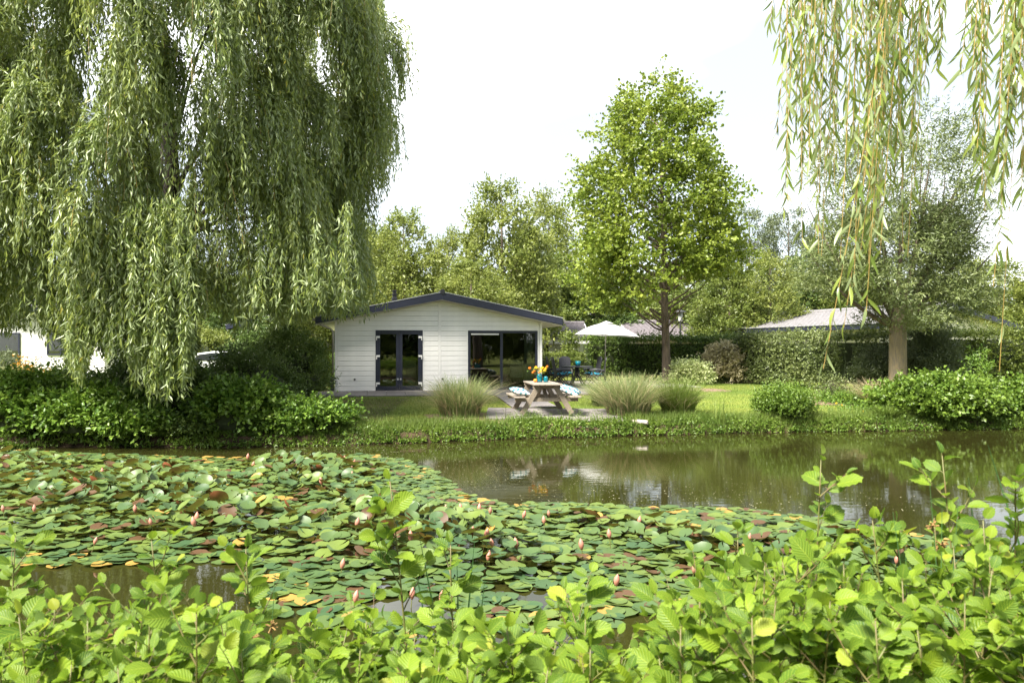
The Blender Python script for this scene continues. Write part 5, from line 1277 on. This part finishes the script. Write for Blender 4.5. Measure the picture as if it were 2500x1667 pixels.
# ------------------------------------------------------------------ foreground alders
def alder_leaf(seed, tint):
    r = random.Random(seed); nT, cols = 10, (-1, -.55, 0, .55, 1); vs = []; uv = []; fs = []
    bend = r.uniform(.05, .35); fold = r.uniform(.10, .45); tw = r.uniform(-.4, .4); wd0 = r.uniform(.31, .41); ripple = r.uniform(.01, .03)
    for i in range(nT):
        t_ = i/(nT-1); wd = wd0*math.sin(math.pi*min(1, t_**.85))**.62 if t_ < .999 else .06
        if t_ > .93: wd = max(wd, .14)
        if i == 0: wd = .03
        for s in cols:
            ser = 1+(.07 if (i % 2) else -.04) if abs(s) == 1 else 1
            w_ = wd*s*ser; zz_ = fold*abs(w_)*.8-bend*t_*t_+ripple*math.cos(t_*26-abs(s)*4)+tw*w_*t_*.6
            vs.append((w_, t_-(.04*(1-abs(s)) if i == nT-1 else 0)+.05*abs(s)*math.sin(math.pi*t_), zz_)); uv.append((.5+s*.5, t_))
    k = len(cols)
    for i in range(nT-1):
        for j in range(k-1): q = i*k+j; fs.append((q, q+1, q+k+1, q+k))
    V = np.array(vs); return np_mesh('leaf', V, np.array(fs), M['leaf_alder'], tint=np.full(len(V), tint), smooth=True, uv=np.array(uv))
AL = [alder_leaf(i, tt) for i, tt in enumerate((.0, .08, .16, .24, .32, .40, .05, .18, .12, .48))]
LEAFCOUNT = [0]
def orient(d, n):   # leaf axis along d, face towards n
    d = d.normalized(); x = d.cross(n)
    if x.length < 1e-4: x = d.orthogonal()
    x.normalize(); n2 = x.cross(d); return Matrix((x, d, n2)).transposed().to_euler()
def alder(px, ytop, Y, label, seed, group='alder saplings along the near bank', zb=None, side=5, size=1.0, t=None, name='alder_sapling'):
    r = random.Random(seed); bz = near_z(Y); ztop = ZA(ytop, Y); x = XA(px, Y); H = ztop-bz
    if t is None: t = thing(name, label, 'alder', (x, Y, bz), 0, group)
    off = Vector((x, Y, bz))-t.location
    lean = Vector((r.uniform(-.18, .18), r.uniform(-.15, .15), 0))
    def stem(p, d, ln, rad, nseg=8):
        pts = [p.copy()]
        for i in range(nseg): d = (d+Vector((r.gauss(0, .07), r.gauss(0, .07), .04))).normalized(); p = p+d*ln/nseg; pts.append(p.copy())
        return pts, [rad*(1-.8*i/nseg) for i in range(nseg+1)]
    base = Vector((-lean.x, -lean.y, 0))*.6
    top = Vector((0, 0, H)); mid = base.lerp(top, .5)+Vector((r.uniform(-.05, .05), 0, 0))
    pts = [tuple((1-s)**2*base+2*(1-s)*s*mid+s*s*top) for s in np.linspace(0, 1, 10)]
    mb = MB(); mb.tube(pts, [.0052*(1-.72*i/9)*size for i in range(10)], 6)
    lv = []
    def leaves_on(pts, start, n, s0, s1):
        m_ = len(pts)-1
        for i in range(n):
            f_ = start+(1-start)*(i+.5)/n; q = f_*m_; k = min(int(q), m_-1); a_, b_ = Vector(pts[k]), Vector(pts[k+1]); p = a_.lerp(b_, q-k); ax = (b_-a_).normalized()
            ang = i*2.4+r.uniform(-.5, .5); o_ = Vector((math.cos(ang), math.sin(ang), 0)); 
            d = (o_+ax*r.uniform(.35, 1.0)+Vector((0, 0, r.uniform(-.15, .25)))).normalized()
            s_ = (s0+(s1-s0)*f_)*r.uniform(.5, 1.3)
            lv.append((p, d, s_))
        lv.append((Vector(pts[-1]), (Vector(pts[-1])-Vector(pts[-2])).normalized()+Vector((r.uniform(-.5, .5), r.uniform(-.5, .2), 0)), s1*.8))
    zlow = ZA(1760, Y)-bz    # nothing of the plant shows below this height
    st0 = max(.15, min(.7, (zlow-.05)/H)) if H > 0 else .3
    leaves_on(pts, st0, int(9*(1-st0)*H/.5)+5, .078*size, .045*size)
    for k in range(side):
        f_ = st0*.8+(.93-st0*.8)*(k+.5)/side; q = f_*9; a_ = Vector(pts[int(q)]).lerp(Vector(pts[min(9, int(q)+1)]), q-int(q)); ang = r.random()*6.28
        d = Vector((math.cos(ang)*.8, math.sin(ang)*.6, r.uniform(.6, 1.1))).normalized(); ln = r.uniform(.14, .30)*(1.15-f_*.55)
        p2, r2 = stem(a_, d, ln, .0027*size, 6); mb.tube(p2, r2, 5, cap=False); leaves_on([tuple(p) for p in p2], .15, r.randint(4, 6), .082*size, .042*size)
    pet = MB()
    so_ = []
    for p, d, s_ in lv:
        if p.z < zlow-.12: continue
        n = Vector((r.gauss(0, .6), r.gauss(-.35, .6), 1)).normalized(); e = p+d.normalized()*s_*.22
        so_.append((e, orient(d, n), s_)); mb.tube([p, e], .0014, 4, cap=False)
    mb.obj('stem', M['twig_green'], t, smooth=True, loc=off)
    for e, ro, s_ in so_:
        obj('leaf', AL[r.randrange(10)], t, e+off, ro, s_); LEAFCOUNT[0] += 1
    return t
SPEC = [
 (952, 1175, 3.1, 'tallest alder shoot left of centre, rising high over the lily pads', 7),
 (1100, 1330, 3.0, 'alder shoot with forked top just right of the tallest central shoot', 5),
 (2005, 1112, 3.0, 'tall slim alder shoot reaching up over the open water on the right', 5),
 (2300, 1112, 2.9, 'tall alder shoot beside the reed near the right edge', 5),
 (2480, 1165, 2.8, 'alder shoot at the right edge of the frame', 6),
 (1800, 1290, 2.9, 'broad leaved alder shoot where the foreground thicket begins to climb on the right', 6),
 (2130, 1270, 2.9, 'alder shoot between the two tall ones on the right', 6),
 (2400, 1270, 2.6, 'leafy alder below the reed on the right', 6),
 (38, 1310, 2.8, 'alder shoot rising at the left edge of the frame', 5),
 (370, 1320, 2.8, 'upright alder shoot over the dark open water on the left', 5),
 (600, 1340, 2.8, 'slim alder shoot beside the flat lily pads left of centre', 4),
 (1780, 1400, 2.6, 'alder shoot in front of the last lily pads right of centre', 5),
 (1410, 1440, 2.8, 'yellow green alder shoot in the low middle of the thicket', 5),
]
for i, (px, yt, Y, lb_, sd) in enumerate(SPEC): alder(px, yt, Y, lb_, 200+i, side=sd+3, size=1.3)
rnd = random.Random(77)
LOW = [
 (20, 'low alder bush filling the bottom left corner'),
 (130, 'low leafy alder bush second from the bottom left corner'),
 (235, 'low alder bush below the wide gap of brown open water on the left'),
 (340, 'low alder bush around the foot of the upright left shoot'),
 (450, 'low alder bush among the thin rushes on the left'),
 (560, 'low alder bush at the foot of the slim shoot left of centre'),
 (665, 'low alder bush just right of the slim left shoot'),
 (770, 'low alder bush below the dark gap of water left of the tallest shoot'),
 (880, 'low alder bush at the left foot of the tallest central shoot'),
 (985, 'low alder bush at the right foot of the tallest central shoot'),
 (1090, 'low alder bush around the upright green reeds'),
 (1195, 'low alder bush directly right of the upright green reeds'),
 (1300, 'low yellow green alder bush right of bottom centre'),
 (1405, 'low alder bush below the yellow green shoot right of centre'),
 (1510, 'low alder bush below the last pink lily bud at bottom centre right'),
 (1610, 'low alder bush where the leaning rushes point'),
 (1715, 'alder bush behind the leaning dark rushes'),
 (1820, 'alder bush growing where the leaning dark rushes are rooted'),
 (1920, 'leafy alder bush left of the tall slim right shoot'),
 (2020, 'leafy alder bush at the foot of the tall slim right shoot'),
 (2120, 'leafy alder bush between the two tall right shoots'),
 (2225, 'leafy alder bush around the upright rushes with brown heads'),
 (2330, 'leafy alder bush below the long reed blade on the right'),
 (2430, 'leafy alder bush second from the bottom right corner'),
 (2520, 'leafy alder bush filling the bottom right corner'),
]
for i, (pc, lb_) in enumerate(LOW):
    t = None
    nst = 4 if pc < 1650 else 5
    for k in range(nst):
        px = pc+(k-(nst-1)/2)*(105/nst)+rnd.uniform(-14, 14)
        outl = float(np.interp(px, [0, 200, 400, 620, 760, 950, 1150, 1350, 1550, 1700, 1800, 1950, 2150, 2350, 2500], [1395, 1440, 1390, 1420, 1500, 1400, 1440, 1470, 1480, 1400, 1330, 1285, 1280, 1270, 1240]))
        Y = (2.8, 2.15, 2.55, 1.9, 2.3)[k]+rnd.uniform(-.15, .15); yt = outl+rnd.uniform(-10, 190)+(2.8-Y)*100
        t = alder(px, yt, Y, lb_, 400+i*10+k, 'low alder bushes along the near bank', side=rnd.randint(7, 9), size=1.14, t=t, name='alder_bush')
print('alder leaves', LEAFCOUNT[0])

# reeds and rushes in the foreground
def reed(name, label, items, m, group=None, wd=.010):
    Y0 = items[0][4]; x0 = XA(items[0][0], Y0); t = thing(name, label, 'reeds', (x0, Y0, near_z(Y0)), 0, group); l_ = t.location
    for (pt, yt, pb, yb, Y) in items:
        a_ = PX(pb, yb, Y); b_ = PX(pt, yt, Y); d = (b_-a_); g_ = a_-d*((a_.z-near_z(Y)+.05)/max(d.z, .05)); mid = (g_+b_)/2+Vector((.01, 0, 0))
        vs = []; fs = []; K = 7
        for k in range(K+1):
            s = k/K; p = (1-s)**2*g_+2*(1-s)*s*mid+s*s*b_-l_; w_ = wd*(1-s**3*.95)
            vs += [p+Vector((-w_, 0, 0)), p+Vector((0, .003, 0)), p+Vector((w_, 0, 0))]
        for k in range(K):
            for j in range(2): q = k*3+j; fs.append((q, q+1, q+4, q+3))
        MB().add(vs, fs).obj('blade', m, t)
M['reed'] = mat('reed', (.05, .12, .035), .5, noise=.3, nscale=30, stretch=(1, 1, .1))
M['rush_head'] = mat('rush_head', (.22, .13, .04), .9, noise=.4, nscale=60)
reed('reed', 'narrow upright green reeds rising through the alders at centre left', [(1020, 1290, 1070, 1560, 3.3), (1115, 1340, 1117, 1600, 3.3), (1160, 1300, 1130, 1600, 3.3), (1185, 1400, 1160, 1600, 3.3), (1010, 1360, 1050, 1600, 3.3)], M['reed'], wd=.006)
reed('reed', 'long green reed blade leaning over the water near the right edge', [(2412, 1085, 2450, 1210, 3.0), (2365, 1165, 2385, 1400, 3.0)], M['reed'], wd=.008)
def rush(label, items, seed):
    r = random.Random(seed); Y = items[0][4]; t = thing('rush', label, 'rushes', (XA(items[0][2], Y), Y, near_z(Y)), 0, 'rushes among the alders'); l_ = t.location
    for (pt, yt, pb, yb, Y) in items:
        a_ = PX(pb, yb, Y); b_ = PX(pt, yt, Y); d = b_-a_; g_ = a_-d*((a_.z-near_z(Y)+.03)/max(d.z, .05)); 
        MB().tube([g_-l_, (g_+b_)/2-l_+Vector((r.uniform(-.02, .02), 0, 0)), b_-l_], [.003, .0026, .0008], 5).obj('stem', M['reed'], t)
        h = a_.lerp(b_, r.uniform(.35, .75))-l_; mb = MB()
        for k in range(16):
            dd = Vector((r.gauss(0, 1), r.gauss(0, 1), r.gauss(0, 1))).normalized(); p = h+dd*.012; mb.beam(p-dd*.008, p+dd*.010, .004, .004, (.3, .5, .8))
        mb.obj('flower_head', M['rush_head'], t)
rush('bundle of thin dark rushes leaning left among the right alders', [(1690, 1450, 1860, 1640, 2.5), (1720, 1470, 1870, 1640, 2.5), (1750, 1480, 1880, 1650, 2.5), (1770, 1440, 1885, 1650, 2.5)], 1)
rush('upright thin rushes with brown heads below the two tall right shoots', [(2270, 1180, 2290, 1560, 2.6), (2300, 1240, 2296, 1560, 2.6), (2210, 1330, 2230, 1600, 2.6), (2180, 1250, 2240, 1600, 2.6), (2340, 1220, 2310, 1600, 2.6), (2120, 1340, 2170, 1600, 2.6)], 2)
rush('thin rushes with small brown heads among the left alders', [(262, 1480, 300, 1640, 2.5), (475, 1490, 500, 1640, 2.5), (640, 1500, 610, 1640, 2.5), (415, 1480, 460, 1640, 2.5), (672, 1400, 655, 1640, 2.6)], 3)

# ------------------------------------------------------------------ willow hanging in from above, top right
def overhang():
    r = random.Random(5); rng = np.random.default_rng(91)
    t = thing('overhanging_willow', 'willow branches hanging in from above at the top right, close to the camera', 'tree', (5.2, 4.6, near_z(3.0)))
    l_ = t.location
    # trunk and limb stand to the right, outside the picture
    MB().tube([(0, 0, -.3), (.05, 0, 1.5), (-.1, .1, 3.2), (-.6, .1, 4.6)], [.4, .32, .27, .22], 12).obj('trunk', M['bark'], t, smooth=True)
    MB().tube([(-.6, .1, 4.5), (-1.6, -.2, 5.3), (-2.8, -.4, 5.5), (-4.2, -.6, 5.3)], [.2, .13, .08, .04], 8).obj('limb', M['bark'], t, smooth=True)
    lm = []
    for sd in range(6):
        r2 = random.Random(sd); nT = 7; vs = []; fs = []; bend = r2.uniform(-.25, .35)
        for i in range(nT):
            q = i/(nT-1); w_ = .075*math.sin(math.pi*min(1, q**.8*.97+.03))**.8; zz_ = -bend*q*q; xx_ = r2.uniform(-.0, .0)+.12*math.sin(q*2+sd)*q
            vs += [(xx_-w_, q, zz_+w_*.25), (xx_, q, zz_), (xx_+w_, q, zz_+w_*.25)]
        for i in range(nT-1):
            for j in range(2): k = i*3+j; fs.append((k, k+1, k+4, k+3))
        lm.append(np_mesh('leaf', np.array(vs), np.array(fs), M['leaf_frond'], tint=np.full(len(vs), (.1, .3, .45, .6, .8, .2)[sd]), smooth=True))
    # strands: (px at top edge, px at tip, y tip, Y)
    st = []
    for i in range(62): 
        px = r.uniform(1925, 2235); st.append((px+r.uniform(-15, 30), px+r.uniform(-25, 15), r.uniform(280, 640), r.uniform(3.7, 5.0)))
    st += [(1940, 1895, 330, 4.2), (2190, 2100, 620, 3.9), (2110, 2085, 700, 3.9), (2150, 2120, 655, 4.1), (1955, 1960, 400, 4.3), (1915, 1900, 120, 4.4), (1895, 1880, 60, 4.5)]
    st += [(2200, 2010, 900, 3.7), (2190, 2060, 800, 3.8), (2170, 2115, 760, 3.8)]
    for i in range(9): px = r.uniform(2230, 2400); st.append((px, px-r.uniform(0, 30), r.uniform(40, 230), r.uniform(3.8, 4.8)))
    for i in range(24): px = r.uniform(2370, 2550); st.append((px, px-r.uniform(0, 40), r.uniform(150, 560), r.uniform(3.4, 4.6)))
    st += [(2500, 2425, 700, 3.8), (2490, 2440, 620, 3.9), (2530, 2400, 480, 3.8), (2500, 2440, 905, 3.9)]
    allv = []; nobj = 0; rest = []
    for si, (pt, pb, yb, Y) in enumerate(st):
        T = Vector((XA(pt, Y)+r.uniform(-.05, .15), Y+r.uniform(-.1, .1), 5.2+r.uniform(-.3, .3))); Bq = PX(pb, yb, Y); m1 = PX(pt, -60, Y)
        pts = []
        for s in np.linspace(0, 1, 14).tolist(): pts.append((1-s)**2*T+2*(1-s)*s*m1+s*s*Bq)
        so_ = MB().tube([p-l_ for p in pts], [.0035*(1-.6*i/13) for i in range(14)], 5).obj('hanging_twig', M['twig'], t)
        ln = sum((pts[i+1]-pts[i]).length for i in range(13)); nl = int(ln/.042)
        sparse = (yb > 880 and pb > 2300)
        for k in range(nl):
            f_ = (k+.5)/nl; q = f_*13; j = min(int(q), 12); p = pts[j].lerp(pts[j+1], q-j)
            if p.z > 4.35 and r.random() < .7: continue
            if sparse and r.random() < .8 and f_ > .5: continue
            ax = (pts[j+1]-pts[j]).normalized(); a_ = k*2.4+r.random(); o_ = Vector((math.cos(a_), math.sin(a_), 0))
            d = (ax*r.uniform(.5, 1.1)+o_*r.uniform(.25, .7)+Vector((0, 0, -.2))).normalized(); n = Vector((r.gauss(0, 1), r.gauss(0, 1), r.gauss(0, .6)))
            rest.append((so_, p-l_, d, n, r.uniform(.068, .125), p.z))
    # the 290 lowest leaves are parts of their twig, the others one joined part
    rest.sort(key=lambda q: (q[5] > 4.0, r.random()))
    joined = rest[290:]
    for so_, p, d, n, s_, _ in rest[:290]: obj('leaf', lm[r.randrange(6)], so_, p, orient(d, n), s_)
    Vs = []; Fs = []; Ts = []; b = 0
    for so_, p, d, n, s_, _ in joined:
        me = lm[r.randrange(6)]; v = np.zeros(len(me.vertices)*3, dtype=np.float32); me.vertices.foreach_get('co', v); v = v.reshape(-1, 3)
        Mx = np.array(orient(d, n).to_matrix()); Vs.append((v@Mx.T)*s_+np.array(p)); Ts.append(np.full(len(v), min(.9, r.random()*.85)))
        Fs.append(np.array([tuple(pp.vertices) for pp in me.polygons])+b); b += len(v)
    obj('leaves', np_mesh('leaves', np.concatenate(Vs), np.concatenate(Fs), M['leaf_frond'], tint=np.concatenate(Ts), smooth=True), t, kind='stuff')
    print('frond leaves', len(rest))
overhang()
